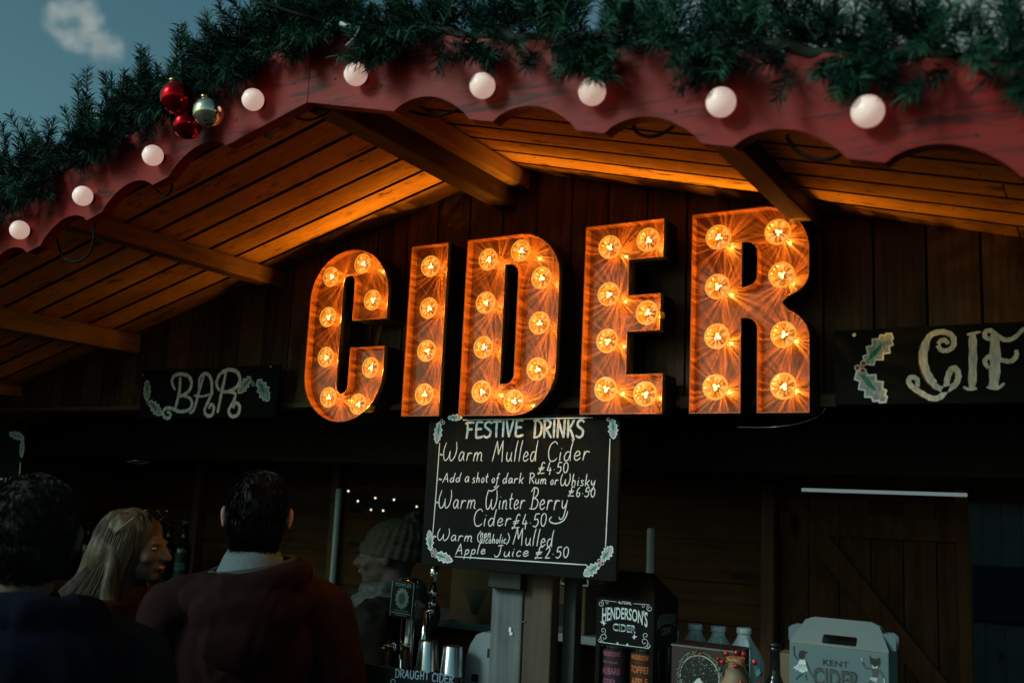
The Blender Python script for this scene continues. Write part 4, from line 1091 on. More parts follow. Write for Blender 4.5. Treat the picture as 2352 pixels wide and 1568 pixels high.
clip = thing('pump_clip', None, None); clip.parent = t; clip.location = (cx - p.x, Yc - 2.50, cz_ - 1.1005); clip.rotation_euler = (0, 0.035, 0)
bm = bmesh.new(); box(bm, (-wv / 2, 0, -hv / 2), (wv / 2, .006, hv / 2), .001); new_mesh('plate', bm, M['black'], clip)
bpnt = mat('pale_blue_print', (0.22, 0.46, 0.55), rough=.6); gold = mat('gold_print', (0.55, 0.36, 0.12), rough=.5)
FX = Matrix.Rotation(R_(90), 4, 'X')
font_text('YOWLER', 'lettering', bpnt, clip, Matrix.Translation((0, -.0012, hv * .40)) @ FX, wv * .74, hv * .10)
Pn = Paint(-.0006); r0 = wv * .31
Pn.poly([((r0 * (1.0 if k % 2 else .82)) * math.cos(k * math.pi / 14), hv * .03 + (r0 * 1.25 * (1.0 if k % 2 else .82)) * math.sin(k * math.pi / 14)) for k in range(28)])
for zz, ww in ((-.30, .6), (-.36, .8), (-.385, .8), (-.43, .5)): Pn.stroke([(-wv * ww / 2, hv * zz), (wv * ww / 2, hv * zz)], hv * .016, 1, 1)
for sx in (-1, 1): Pn.stroke([(sx * wv * .47, -hv * .47), (sx * wv * .47, hv * .47)], wv * .03, 1, 1)
Pn.done('emblem', bpnt, clip)
Pn = Paint(-.0012); Pn.poly([(r0 * .60 * math.cos(k * .2618), hv * .03 + r0 * .8 * math.sin(k * .2618)) for k in range(24)]); Pn.done('gold_ring', gold, clip)
Pn = Paint(-.0018); Pn.poly([(r0 * .45 * math.cos(k * .2618), hv * .03 + r0 * .62 * math.sin(k * .2618)) for k in range(24)]); Pn.done('emblem_centre', mat('teal_print', (.05, .16, .20)), clip)
# second font: slim tap with ball handle
p = at(1017, 1338, 2.62); t = T('beer_font', 'slim chrome tap with a flared handle just left of the post', 'beer tap', p.x, 2.57); h = at(1017, 1300, 2.57).z - 1.1
bm = bmesh.new(); lathe(bm, [(0.009, h - .065), (0.012, h - .03), (0.0155, h)], 16); new_mesh('handle', bm, M['chrome'], t)
bm = bmesh.new(); lathe(bm, [(0.006, h - .16), (0.008, h - .135), (0.008, h - .13)], 14); ball(bm, (0, 0, h - .115), .0135, 16, 10); lathe(bm, [(.011, h - .10), (.012, h - .067)], 14)
tube(bm, [(0, 0, h - .135), (-.03, .01, h - .14)], .005, 8); tube(bm, [(-.03, .012, 0), (-.03, .012, h - .13)], .012, 12); new_mesh('tap_body', bm, M['chrome'], t)
for px, py, lab in ((949 * .9408, 1571 * .9408, 'short black tap with a brass collar, left one of the pair'), (992 * .9408, 1570 * .9408, 'short black tap with a brass collar under the chrome font')):
    p = at(px, py, 2.40); h = p.z - 1.1; t = T('tap_handle', lab, 'tap', p.x, 2.40, group='short brass collared taps')
    bm = bmesh.new(); lathe(bm, [(0.010, 0), (0.012, h - .012)], 14); new_mesh('stem', bm, M['black'], t)
    bm = bmesh.new(); lathe(bm, [(.010, h - .012), (.0135, h - .010), (.0135, h - .002), (.011, h)], 16); new_mesh('collar', bm, M['brass'], t)

# grey carton behind the post
p = at(1105, 1500, 2.50)
t = T('grey_carton', 'grey card carton with a curved top and finger hole, left of the post', 'carton', p.x, 2.56)
cb = mat('grey_card', (0.20, 0.27, 0.29), rough=.7, var=.1, vs=20)
h = at(1115, 1450, 2.53).z - 1.1; bm = bmesh.new(); t2 = bmesh.new()
prf = [(-.058, 0), (-.058, h * .62), (-.045, h * .82), (-.025, h * .96), (-.006, h), (.06, h), (.06, 0)]
a = [t2.verts.new((x, -.05, z)) for x, z in prf]; b = [t2.verts.new((x, .05, z)) for x, z in prf]
t2.faces.new(a); t2.faces.new(b[::-1])
for i in range(len(prf)):
    j = (i + 1) % len(prf); t2.faces.new((a[j], a[i], b[i], b[j]))
merge(bm, t2); new_mesh('body', bm, cb, t)
bm = bmesh.new(); box(bm, (-.035, -.0515, h * .34), (-.012, -.0502, h * .44)); box(bm, (.015, -.0515, h * .68), (.03, -.0502, h * .80)); new_mesh('finger_hole', bm, M['black'], t)

# black four bottle carrier with its bottles
HX0, HX1, HY0, HY1, HZ0, HZ1 = -1.170, -1.010, 2.40, 2.56, 1.333, 1.452
hc = T('bottle_carrier', 'black card bottle carrier with a slanting open top and white HENDERSON\'S CIDER print', 'carton', (HX0 + HX1) / 2, 2.40, 1.1005)
hcx = (HX0 + HX1) / 2
card = mat('black_card', (0.004, 0.0045, 0.005), rough=.6, spec=.1)
wht = mat('white_print', (0.62, 0.70, 0.74), rough=.6)
hw = (HX1 - HX0) / 2; z0 = HZ0 - 1.1; z1 = HZ1 - 1.1; D = HY1 - HY0
bm = bmesh.new(); box(bm, (-hw, 0, z0), (hw, .002, z1)); box(bm, (-hw, D - .002, z0), (hw, D, z1)); box(bm, (-hw, .0025, z0), (-hw + .002, D - .0025, z1)); box(bm, (hw - .002, .0025, z0), (hw, D - .0025, z1))
for sx in (-1, 1):
    for yy in (0, D - .012): box(bm, (sx * hw - (.012 if sx > 0 else 0), yy, 0), (sx * hw + (.012 if sx < 0 else 0), yy + .012, z0 - .0004))
box(bm, (-hw, .0125, 0), (hw, D - .0125, .003))
new_mesh('sleeve', bm, card, hc)
bm = bmesh.new()
t2 = bmesh.new()      # gable: two slopes meeting at a carrying ridge, and the middle divider
zt = z1 + .066
for x in (-hw + .001, ):
    f = [(-hw, 0, z1 + .0005), (hw, 0, z1 + .0005), (hw - .035, D * .45, zt), (-hw + .03, D * .45, zt)]
    g = [(-hw, D, z1 + .0005), (hw, D, z1 + .0005), (hw - .035, D * .47, zt), (-hw + .03, D * .47, zt)]
    for q in (f, g[::-1]): t2.faces.new([t2.verts.new(v) for v in q])
    t2.faces.new([t2.verts.new(v) for v in ((hw, 0, z1 + .0005), (hw, D, z1 + .0005), (hw - .035, D * .47, zt), (hw - .035, D * .45, zt))])
    t2.faces.new([t2.verts.new(v) for v in ((-hw, D, z1 + .0005), (-hw, 0, z1 + .0005), (-hw + .03, D * .45, zt), (-hw + .03, D * .47, zt))])
merge(bm, t2); tube(bm, [(-.02, -.0005, z1 + .001), (-.016, D * .45 - .001, zt)], .0014, 5); new_mesh('lid', bm, card, hc)
F0 = Matrix.Translation((0, -.0012, 0)) @ FX
def at2(u, v): return ((u - 0.5) * 2 * hw, z0 + v * (z1 - z0))
pr = hc
mx_, mz = at2(.5, .66); font_text("HENDERSON'S", 'lettering', wht, pr, Matrix.Translation((mx_, -.0012, mz + .006)) @ FX, hw * 1.58, .030, arch=.010)
mx_, mz = at2(.5, .43); font_text('CIDER', 'lettering', wht, pr, Matrix.Translation((mx_, -.0012, mz - .003)) @ FX, hw * .80, .019)
font_text('CIDER', 'letter_inlay', mat('grey_inlay', (.09, .15, .17)), pr, Matrix.Translation((mx_ - .0003, -.0022, mz - .003)) @ FX, hw * .78, .013)
mx_, mz = at2(.5, .93); font_text('4x750ML', 'lettering', wht, pr, Matrix.Translation((mx_, -.0012, mz)) @ FX, hw * .48, .0075)
P = Paint(0 - .0005)
def scr(cx, cz, r, a0, turns, sgn=1): return [(cx + sgn * r * (1 - .75 * k / 14) * math.cos(a0 + turns * 6.283 * k / 14), cz + r * (1 - .75 * k / 14) * math.sin(a0 + turns * 6.283 * k / 14)) for k in range(15)]
for sx in (-1, 1):
    P.stroke([(sx * hw * .30, z1 - .008), (sx * hw * .72, z1 - .007)], .0011, 1, 1)
    P.stroke([(sx * hw * .72, z1 - .007)] + scr(sx * (hw * .85), z1 - .016, .0085, 1.6, 1.4, sx), .0012, 2)
    P.stroke(scr(sx * hw * .62, z1 - .0115, .005, 1.6, 1.0, -sx), .0010, 2)
    P.stroke(scr(sx * hw * .70, z0 + .020, .011, -1.5, 1.2, sx), .0013, 2); P.stroke(scr(sx * hw * .74, z0 + .036, .008, -1.2, 1.1, -sx), .0012, 2); P.stroke(scr(sx * hw * .86, z0 + .012, .006, 1.5, 1.1, sx), .0012, 2)
P.stroke([(-hw * .85, z0 + .007), (0, z0 + .0062), (hw * .85, z0 + .006)], .0016, 2, 1)
for u in (-.22, .12):
    P.poly([(u * hw + .0028 * math.cos(k * .63), z0 + .009 + .0028 * math.sin(k * .63)) for k in range(10)])
for bx, bz, s in ((-hw * .74, z0 + .052, 1.0), (hw * .36, z0 + .026, -.8)):     # little printed birds
    P.poly([(bx, bz), (bx - .004 * s, bz + .002), (bx - .011 * s, bz + .007), (bx - .003 * s, bz + .005), (bx + .002 * s, bz + .012), (bx + .003 * s, bz + .005), (bx + .009 * s, bz + .003), (bx + .004 * s, bz + .001), (bx + .001 * s, bz - .004)])
P.done('scroll_print', wht, hc)
# print on its right side
font_text("HENDERSON'S", 'lettering', mat('dim_print', (.14, .17, .18)), hc, Matrix.Translation((hw + .0012, D * .5, z0 + (z1 - z0) * .62)) @ Matrix.Rotation(R_(90), 4, 'Z') @ FX, D * .78, .026, arch=.009)
font_text("CIDER", 'lettering', bpy.data.materials['dim_print'], hc, Matrix.Translation((hw + .0012, D * .5, z0 + (z1 - z0) * .36)) @ Matrix.Rotation(R_(90), 4, 'Z') @ FX, D * .40, .017)
glass = mat('dark_bottle_glass', (0.010, 0.012, 0.012), rough=.08, spec=.6)


def bottle(lab, x, y, z, h, r, cat='bottle', lab_col=None, words=(), group=None, capm=None, rz=0, sh=.56):
    b = T('bottle', lab, cat, x, y, z, group, rz)
    bm = bmesh.new(); lathe(bm, [(r * .92, 0), (r, .006), (r, h * sh), (r * .93, h * (sh + .06)), (r * .5, h * (sh + .16)), (r * .38, h * (sh + .20)), (r * .36, h * .93), (r * .42, h * .935), (r * .42, h * .965), (r * .36, h * .97)], 28); new_mesh('glass_body', bm, glass, b)
    bm = bmesh.new(); lathe(bm, [(r * .44, h * .966), (r * .45, h * .99), (r * .38, h)], 18); new_mesh('cap', bm, capm or M['black'], b)
    if lab_col:
        bm = bmesh.new(); n = 20; rr = r + .0006; rows = []
        for zz in (h * .14, h * (sh - .02)):
            rows.append([bm.verts.new((rr * math.sin(a), -rr * math.cos(a), zz)) for a in [(-1.25 + 2.5 * k / n) for k in range(n + 1)]])
        for k in range(n): bm.faces.new((rows[0][k], rows[0][k + 1], rows[1][k + 1], rows[1][k])).smooth = True
        lo = new_mesh('label', bm, mat('label_dark', tuple(c * .06 for c in lab_col), rough=.6), b)
        lm = mat('label_print', lab_col, rough=.6)
        for k, (wd_, hh, zz) in enumerate(words):
            o = font_text(wd_, 'lettering', lm, lo, Matrix.Identity(4), 1, 1)
            for v in o.data.vertices:
                u, q = v.co.x, v.co.y; a = u * hh[0] / rr
                v.co = (rr * 1.02 * math.sin(a), -rr * 1.02 * math.cos(a), h * zz + q * hh[1])
    return b


bottle('dark cider bottle with a pink RHUBARB CIDER label in the black carrier', hcx - .042, 2.40 + .042, 1.104, .315, .036, sh=.715, lab_col=(.34, .10, .20), words=(("HENDERSON'S", (.054, .012), .665), ('SPECTACULAR', (.044, .006), .60), ('RHUBARB', (.056, .017), .53), ('CIDER', (.036, .012), .45)), group='bottles in the black carrier')
bottle('dark cider bottle with an orange TOFFEE APPLE label in the black carrier', hcx + .040, 2.40 + .042, 1.104, .315, .036, sh=.715, lab_col=(.60, .16, .03), words=(("HENDERSON'S", (.054, .012), .665), ('TOFFEE', (.054, .017), .57), ('APPLE', (.046, .017), .48), ('CIDER', (.03, .010), .40)), group='bottles in the black carrier')
for dx in (-.042, .040): bottle('dark cider bottle in the back row of the black carrier', hcx + dx, 2.40 + .120, 1.104, .315, .036, sh=.715, group='bottles at the back of the black carrier')

# milk jugs
M['hdpe'] = mat('milky_plastic', (0.58, 0.72, 0.78), rough=.4, spec=.3)
M['hdpe'].node_tree.nodes['Principled BSDF'].inputs['Subsurface Weight'].default_value = .3
M['hdpe'].node_tree.nodes['Principled BSDF'].inputs['Subsurface Radius'].default_value = (.01, .012, .014)
jw = mat('white_screw_cap', (0.70, 0.82, 0.86), rough=.45)
for px, py, lab in ((1543, 1446, 'milky plastic jug mostly hidden behind the black bottle carrier'), (1597, 1432, 'milky plastic jug nearest the black carrier, fully capped in white'), (1650, 1437, 'middle one of the three clearly seen milky plastic jugs'), (1709, 1441, 'milky plastic jug behind the red berry sprig')):
    p = at(px, py, 2.72); t = T('plastic_jug', lab, 'jug', p.x, 2.72, group='milky plastic jugs behind the boxes'); h = p.z - 1.1
    bm = bmesh.new(); rows = []; n = 28
    for zz, s, sq in ((0, .046, .5), (.008, .05, .5), (h - .105, .05, .5), (h - .085, .049, .55), (h - .055, .036, .75), (h - .032, .022, 1.0), (h - .022, .0175, 1), (h - .014, .0165, 1)):
        row = []
        for k in range(n):
            a = 2 * math.pi * k / n; ca, sa = math.cos(a), math.sin(a); e = 2 / (2 + 3 * (1 - sq))
            row.append(bm.verts.new((s * math.copysign(abs(ca) ** e, ca), s * math.copysign(abs(sa) ** e, sa), zz)))
        rows.append(row)
    for a, b in zip(rows, rows[1:]):
        for k in range(n): bm.faces.new((a[k], a[(k + 1) % n], b[(k + 1) % n], b[k])).smooth = True
    bm.faces.new(rows[0][::-1]); new_mesh('body', bm, M['hdpe'], t)
    bm = bmesh.new(); tube(bm, spline([(.012, -.018, h - .03), (.022, -.036, h - .045), (.028, -.048, h - .085), (.026, -.050, h - .15)], 6), .008, 10); new_mesh('handle', bm, M['hdpe'], t, True)
    bm = bmesh.new(); n2 = 40
    lathe(bm, [(.0195, h - .016), (.0200, h - .012), (.0198, h - .002), (.018, h)], 36); new_mesh('screw_cap', bm, jw, t)

# box printed with a snow globe wreath
p0 = at(1548, 1478, 2.42); p1 = at(1686, 1492, 2.42); zt = p0.z - 1.1; bw = p1.x - p0.x + .012
bx = T('decoration_box', 'maroon box printed with a wreathed snow globe, below the plastic jugs', 'box', (p0.x + p1.x) / 2, 2.42)
bm = bmesh.new(); box(bm, (-bw / 2, 0, 0), (bw / 2, .10, zt), .0015); new_mesh('carton', bm, mat('maroon_card', (0.022, 0.011, 0.010), rough=.5), bx)
bm = bmesh.new(); box(bm, (-bw / 2 - .001, -.0015, zt - .0045), (bw / 2 + .001, .1, zt - .0005)); new_mesh('lid_edge', bm, mat('grey_card_edge', (.12, .14, .13)), bx)
gc = at(1607, 1553, 2.42); gx = gc.x - bx.location.x; gz = gc.z - 1.1005; gr = .050
P = Paint(-.0006); P.poly([(gx + gr * math.cos(k * .157), gz + gr * math.sin(k * .157)) for k in range(40)]); P.done('night_scene', mat('night_print', (.006, .014, .013), rough=.35), bx)
P = Paint(-.0012); rnd = random.Random(4)
for k in range(120):
    a = rnd.uniform(0, 6.28); rr = gr * .93 * math.sqrt(rnd.random()); s = rnd.choice((.0005, .0007, .0011))
    x, z = gx + rr * math.cos(a), gz + rr * math.sin(a); P.poly([(x - s, z), (x, z - s), (x + s, z), (x, z + s)])
P.poly([(gx - .030, gz - .035), (gx - .018, gz - .020), (gx - .004, gz - .004), (gx + .002, gz - .002), (gx + .014, gz - .018), (gx + .028, gz - .033), (gx, gz - .045)])
P.done('snow', mat('snow_print', (.55, .62, .62), rough=.7), bx)
P = Paint(-.0018); P.stroke([(gx + gr * math.cos(k * .157), gz + gr * math.sin(k * .157)) for k in range(41)], .0028, 1, 1); P.done('silver_rim', mat('silver_print', (.42, .46, .44), rough=.4), bx)
bm = bmesh.new(); bmr = bmesh.new()
for k in range(150):
    a = 6.283 * k / 150; rr = gr * (1.10 + rnd.uniform(-.06, .08)); c = (gx + rr * math.cos(a), -.002 - .002 * rnd.random(), gz + rr * math.sin(a))
    (ball(bmr, c, .0022, 8, 6) if rnd.random() < .14 else ball(bm, c, (.0042, .0016, .0022), 8, 6, Matrix.Rotation(rnd.uniform(0, 3.1), 3, 'Y')))
for k in range(9): ball(bmr, (gx + rnd.uniform(-.012, .014), -.004, gz + gr * 1.13 + rnd.uniform(-.004, .006)), .0030, 8, 6)
new_mesh('wreath', bm, mat('wreath_print', (.10, .14, .10), rough=.6, var=.6, vs=200), bx, True); new_mesh('wreath_flowers', bmr, mat('wreath_red', (.14, .035, .028), rough=.5), bx, True)

# brown flagon with a green stamp, a berry sprig round its neck
p = at(1693, 1508, 2.345); fz = p.z - 1.1
fl2 = T('stone_flagon', 'brown flagon with a green CIDER stamp and berries around its neck', 'flagon', p.x, 2.335)
kr = mat('kraft_brown', (0.20, 0.155, 0.095), rough=.6, var=.12, vs=30)
bm = bmesh.new(); lathe(bm, [(.070, 0), (.072, .006), (.072, fz * .36), (.066, fz * .46), (.050, fz * .60), (.034, fz * .74), (.024, fz * .84), (.0215, fz * .90), (.0235, fz * .915), (.0235, fz * .94), (.0215, fz * .95), (.0215, fz)], 40); new_mesh('body', bm, kr, fl2)
bm = bmesh.new(); rows = []; R0 = .0722
gm = mat('green_stamp', (.020, .055, .035), rough=.6)
c0 = fz * .33
for rr_ in (1,):
    ctr = bm.verts.new((0, -R0 - .0006, c0)); ring = []
    for k in range(28):
        a = 6.283 * k / 28; xx = .034 * math.cos(a); zz = c0 + .034 * math.sin(a)
        R1 = .0728 if zz < fz * .36 else .0728 - (.0063) * (zz - fz * .36) / (fz * .10) * .9
        ring.append(bm.verts.new((xx, -math.sqrt(max(1e-6, R1 ** 2 - xx ** 2)) - .0006, zz)))
    for k in range(28): bm.faces.new((ctr, ring[k], ring[(k + 1) % 28]))
new_mesh('stamp', bm, gm, fl2)
o = font_text('CIDER', 'lettering', kr, fl2, Matrix.Identity(4), .050, .015)
for v in o.data.vertices: v.co = (v.co.x, -math.sqrt(.0728 ** 2 - v.co.x ** 2) - .0018, c0 + v.co.y)
o = font_text('KENT', 'lettering', kr, fl2, Matrix.Identity(4), .026, .007)
for v in o.data.vertices: v.co = (v.co.x, -math.sqrt(.0712 ** 2 - v.co.x ** 2) - .0028, c0 + .0155 + v.co.y)
spr = thing('berry_sprig', 'wired sprig of red berries wound round the neck of the brown flagon', 'berry sprig', None, (p.x, 2.335, 1.1 + fz))
spr_in = Matrix.Translation((0, 0, 0)); rnd = random.Random(9)
bm = bmesh.new(); tube(bm, spline([(.03 * math.cos(a), .03 * math.sin(a), -.012 + .006 * math.sin(3 * a)) for a in [k * .4 for k in range(17)]], 4), .0013, 6)
tube(bm, spline([(-.01, -.02, -.01), (-.028, -.026, .02), (-.015, -.026, .036), (.0, -.025, .02), (.012, -.024, .0)], 6), .0008, 6)
tube(bm, spline([(.02, -.02, -.005), (.035, -.02, -.03), (.045, -.015, -.065), (.05, -.01, -.1)], 6), .0016, 6); new_mesh('wire', bm, M['twig'], spr, True)
br = mat('red_berry', (.22, .008, .010), rough=.15, spec=.7)
for x, y, z, r in ((-.012, -.03, .010, .0062), (.012, -.031, .014, .0062), (.028, -.027, .013, .0068), (-.022, -.028, -.010, .0068), (.012, -.033, -.014, .0065), (.050, -.016, -.004, .0066), (-.036, -.018, -.006, .005), (.040, -.020, -.055, .006), (.060, -.012, -.05, .0055), (.022, -.028, -.05, .0055), (.063, -.01, -.028, .0045)):
    bm = bmesh.new(); ball(bm, (x, y, z), r, 14, 10); new_mesh('berry', bm, br, spr, True)
bm = bmesh.new()
for x, z, an in ((.055, -.035, 1.3), (.05, -.07, -.9), (.035, -.085, -1.6)):
    d = Vector((math.cos(an), 0, math.sin(an))) * .022; c = Vector((x, -.018, z)); nn = Vector((-d.z, 0, d.x)) * .3
    bm.faces.new([bm.verts.new(v) for v in (c, c + d * .5 + nn, c + d, c + d * .5 - nn)])
new_mesh('leaf', bm, mat('teal_leaf', (.04, .20, .15), rough=.4), spr)

# dark beer bottle and a kraft box behind it
p = at(1780, 1476, 2.40); bottle('dark brown beer bottle standing between the flagon and the white carton', p.x, 2.40, 1.1005, p.z - 1.1, .033)
p = at(1808, 1495, 2.55); t = T('kraft_box', 'plain brown card box behind the white carton', 'box', p.x + .02, 2.50)
bm = bmesh.new(); box(bm, (-.035, 0, 0), (.06, .08, p.z - 1.1), .002); new_mesh('carton', bm, mat('kraft_card', (.16, .115, .07), rough=.7), t)

# white gable carton
ka = at(1813, 1476, 2.35); kb = at(2041, 1498, 2.35); kw = (kb.x - ka.x) / 2
kz = ka.z - 1.1; kd = .10
kc = T('gable_carton', 'pale blue gable carton with a handle hole and KENT CIDER print', 'carton', (ka.x + kb.x) / 2, 2.35)
wc = mat('pale_blue_card', (0.105, 0.172, 0.192), rough=.55, spec=.3, var=.05, vs=8)
bm = bmesh.new(); box(bm, (-kw, 0, 0), (kw, kd, kz), .0015); new_mesh('body', bm, wc, kc)
zr = at(1870, 1417, 2.395).z - 1.1
def slope(nm, y0, y1, hole, lean):
    # sloping panel from (y0,kz) up to (y1,zr) with rounded top corners and a handle slot
    tb = kw * .70; out = [(-kw, 0), (kw, 0), (kw, .06), (tb + .006, .88), (tb - .012, 1.0), (-tb + .012, 1.0), (-tb - .006, .88), (-kw, .06)]
    hl = [(-kw * .32, .10), (kw * .34, .10), (kw * .36, .16), (kw * .36, .36), (kw * .33, .42), (-kw * .31, .42), (-kw * .34, .36), (-kw * .34, .16)]
    loops = [out] + ([hl[::-1]] if hole else [])
    vv = [[Vector((x, z, 0)) for x, z in l] for l in loops]; flat = [v for l in vv for v in l]
    bm = bmesh.new()
    vs = [bm.verts.new((v.x, y0 + (y1 - y0) * v.y, kz + .001 + (zr - kz) * v.y)) for v in flat]
    for tri in tessellate_polygon(vv): bm.faces.new([vs[i] for i in tri])
    bmesh.ops.recalc_face_normals(bm, faces=bm.faces)
    r = bmesh.ops.extrude_face_region(bm, geom=list(bm.faces))
    for v in r['geom']:
        if isinstance(v, bmesh.types.BMVert): v.co.y += .0014
    bmesh.ops.recalc_face_normals(bm, faces=bm.faces)
    new_mesh(nm, bm, wc, kc)
slope('front_flap', .001, kd * .46, True, 0); slope('back_flap', kd - .003, kd * .50, True, 0)
for sx in (-1, 1):
    for yy in (kd * .30, kd * .62):
        bm = bmesh.new(); t2 = bmesh.new(); pts = [(sx * kw * .98, .0), (sx * kw * .72, .005), (sx * kw * .76, .036), (sx * kw * 1.0, .037), (sx * (kw * 1.0 + .010), .030), (sx * (kw + .010), .002)]
        a = [t2.verts.new((x, yy, kz + .002 + z)) for x, z in pts]; b = [t2.verts.new((x, yy + .0015, kz + .002 + z)) for x, z in pts]
        t2.faces.new(a); t2.faces.new(b[::-1])
        for i in range(6): t2.faces.new((a[i], b[i], b[(i + 1) % 6], a[(i + 1) % 6]))
        bmesh.ops.recalc_face_normals(t2, faces=t2.faces); merge(bm, t2); new_mesh('side_tab', bm, wc, kc)
ink = mat('dark_ink', (.010, .016, .018), rough=.6); inkg = mat('grey_ink', (.055, .07, .07), rough=.7, var=.5, vs=300); inkw = mat('white_ink', (.62, .72, .76), rough=.7)
font_text('KENT', 'lettering', ink, kc, Matrix.Translation((-kw * .04, -.0008, kz - .033)) @ FX, kw * .52, .0125)
font_text('CIDER', 'lettering', ink, kc, Matrix.Translation((-kw * .03, -.0008, kz - .0655)) @ FX, kw * .94, .040)
font_text('CIDER', 'letter_inlay', inkg, kc, Matrix.Translation((-kw * .035, -.0018, kz - .065)) @ FX, kw * .91, .034)
font_text('COMPANY', 'lettering', ink, kc, Matrix.Translation((-kw * .04, -.0008, kz - .096)) @ FX, kw * .6, .010)
P = Paint(-.0004); k0 = kw / 235
def KX(u, v): return ((u - 598) / 490 * kw, kz - (v - 835) * .000216 - (u - 598) * .0000 )
def kpoly(pts, mi=0, dy=0): P.poly([KX(u, v - (u - 100) * .068) for u, v in pts], mi)
def kst(pts, wd=.0016, mi=0): P.stroke([KX(u, v - (u - 100) * .068) for u, v in pts], wd, 3, .8, mi)
# dancing bird-headed figure, left
kpoly([(205, 940), (215, 910), (250, 903), (305, 925), (272, 938), (268, 970), (240, 995), (208, 985), (200, 960)])
kst([(200, 1000), (165, 960), (158, 905), (155, 870)], .0030); kst([(158, 890), (150, 868)], .0012); kst([(160, 890), (168, 868)], .0012)
kst([(270, 1000), (300, 1060), (325, 1120), (355, 1165)], .0022); kst([(245, 1140), (200, 1175), (180, 1200)], .0024); kst([(275, 1150), (290, 1200)], .0024)
kpoly([(215, 1000), (270, 1000), (280, 1040), (300, 1110), (240, 1130), (150, 1085), (195, 1050)], 1)
for q in range(11): kst([(215 + q * 6, 1045), (160 + q * 14, 1105 + 18 * math.sin(q))], .0010, 1 if q % 2 else 0)
P.done('printed_figure', [ink, inkw, inkg], kc); P = Paint(-.0004)
# dancing fox-headed figure, right
kpoly([(905, 920), (935, 950), (975, 955), (1008, 938), (1012, 990), (1000, 1030), (955, 1050), (918, 1020), (910, 975)])
kpoly([(925, 1010), (955, 1040), (990, 1018), (975, 1045), (940, 1045)], 1)
kpoly([(925, 1052), (1000, 1055), (985, 1120), (990, 1150), (920, 1145), (935, 1100)], 2)
kst([(925, 1055), (870, 1045), (845, 1000), (830, 965)], .0040, 2); kst([(838, 985), (825, 955)], .0018, 1); kst([(1000, 1065), (1035, 1110), (1045, 1165)], .0040, 2); kst([(1040, 1140), (1045, 1185)], .002, 1)
kpoly([(912, 1135), (990, 1140), (975, 1180), (910, 1165)], 1)
for q in range(5): kst([(922 + q * 15, 1135), (918 + q * 14, 1172)], .0014)
kst([(920, 1165), (895, 1205)], .0042, 2)
P.done('printed_figure', [ink, inkw, inkg], kc)

# ------------------------------------------------------------------ inside the stall
for px, py, Yb, hh, lab, lc in ((395, 1172, 3.30, .30, 'dark bottle behind the bar beside the blonde woman\'s face', None), (430, 1168, 3.24, .31, 'dark bottle with a teal label behind the bar, left of the maroon jacket', (.05, .30, .28)),
                                (376, 1178, 3.36, .28, 'dark bottle standing in the shadows just by the woman\'s forehead', None), (180, 1180, 3.30, .30, 'dark bottle with a teal neck between the two left heads', None), (208, 1195, 3.22, .28, 'short dark bottle with a bright glint behind the blonde hair', None)):
    p = at(px, py, Yb); b = bottle(lab, p.x, Yb, p.z - hh, hh, .036, lab_col=lc, words=((('CIDER'), (.05, .03), .34),) if lc else (), rz=.6, capm=mat('teal_foil', (.10, .30, .36), rough=.3) if px in (180, 430) else None)
p = at(400, 1168, 3.3); zs_ = p.z - .31
bs = [o for o in C.objects if o.name.startswith('bottle') and o.parent is None and o.location.y > 3.1]
zb = min(o.location.z for o in bs)
for o in bs: o.location.z = zb
bm = bmesh.new(); box(bm, (-4.5, 3.10, zb - .03), (-2.75, 3.60, zb - .0005), .002); part('back_counter', bm, M['inner'])
bm = bmesh.new(); box(bm, (-4.48, 3.14, .081), (-2.77, 3.58, zb - .031)); part('back_cupboard', bm, M['inner'])

# brown boxes with dark finger holes on the pale shelf
bc = mat('brown_card', (.16, .10, .055), rough=.7, var=.15, vs=10); seal = mat('pale_sticker', (.35, .48, .52), rough=.6)
for x0, x1, hh, lab, st in ((-2.22, -1.99, .20, 'brown card box with a pale square sticker on the shelf left of the post', True), (-1.84, -1.64, .165, 'brown card box with a finger hole on the shelf, right of the post', False)):
    t = T('card_box', lab, 'box', (x0 + x1) / 2, 3.27, 1.2325, 'brown boxes on the pale shelf'); h2 = (x1 - x0) / 2
    bm = bmesh.new(); box(bm, (-h2, 0, 0), (h2, .2, hh), .002); new_mesh('carton', bm, bc, t)
    P = Paint(-.0004); P.poly([(-.05, hh * .62), (.05, hh * .62), (.03, hh * .34), (.012, hh * .14), (-.012, hh * .14), (-.03, hh * .34)]); P.done('finger_hole', M['black'], t)
    if st: P = Paint(-.0006); P.poly([(.055, hh * .78), (.085, hh * .78), (.085, hh * .95), (.055, hh * .95)]); P.done('sticker', seal, t)
# glass rack above the right box
t = T('steel_tray', 'shallow steel tray lying on the brown box right of the post', 'tray', -1.74, 3.36, 1.3985)
bm = bmesh.new(); box(bm, (-.10, -.07, 0), (.10, .07, .008), .002); box(bm, (-.10, -.07, .0085), (-.095, .07, .03)); box(bm, (.095, -.07, .0085), (.10, .07, .03)); box(bm, (-.094, .065, .0085), (.094, .07, .05)); new_mesh('tray', bm, M['steel'], t)
t = T('green_tub', 'dull green plastic tub sitting in the steel tray', 'tub', -1.74, 3.36, 1.4075)
bm = bmesh.new(); lathe(bm, [(.04, 0), (.052, .055), (.055, .058), (.05, .062)], 24); new_mesh('body', bm, mat('dull_green_plastic', (.10, .15, .12), rough=.5), t)
bm = bmesh.new(); lathe(bm, [(.0565, .0585), (.0565, .066), (.05, .068)], 24); new_mesh('lid', bm, mat('dull_lid', (.16, .2, .18), rough=.5), t)

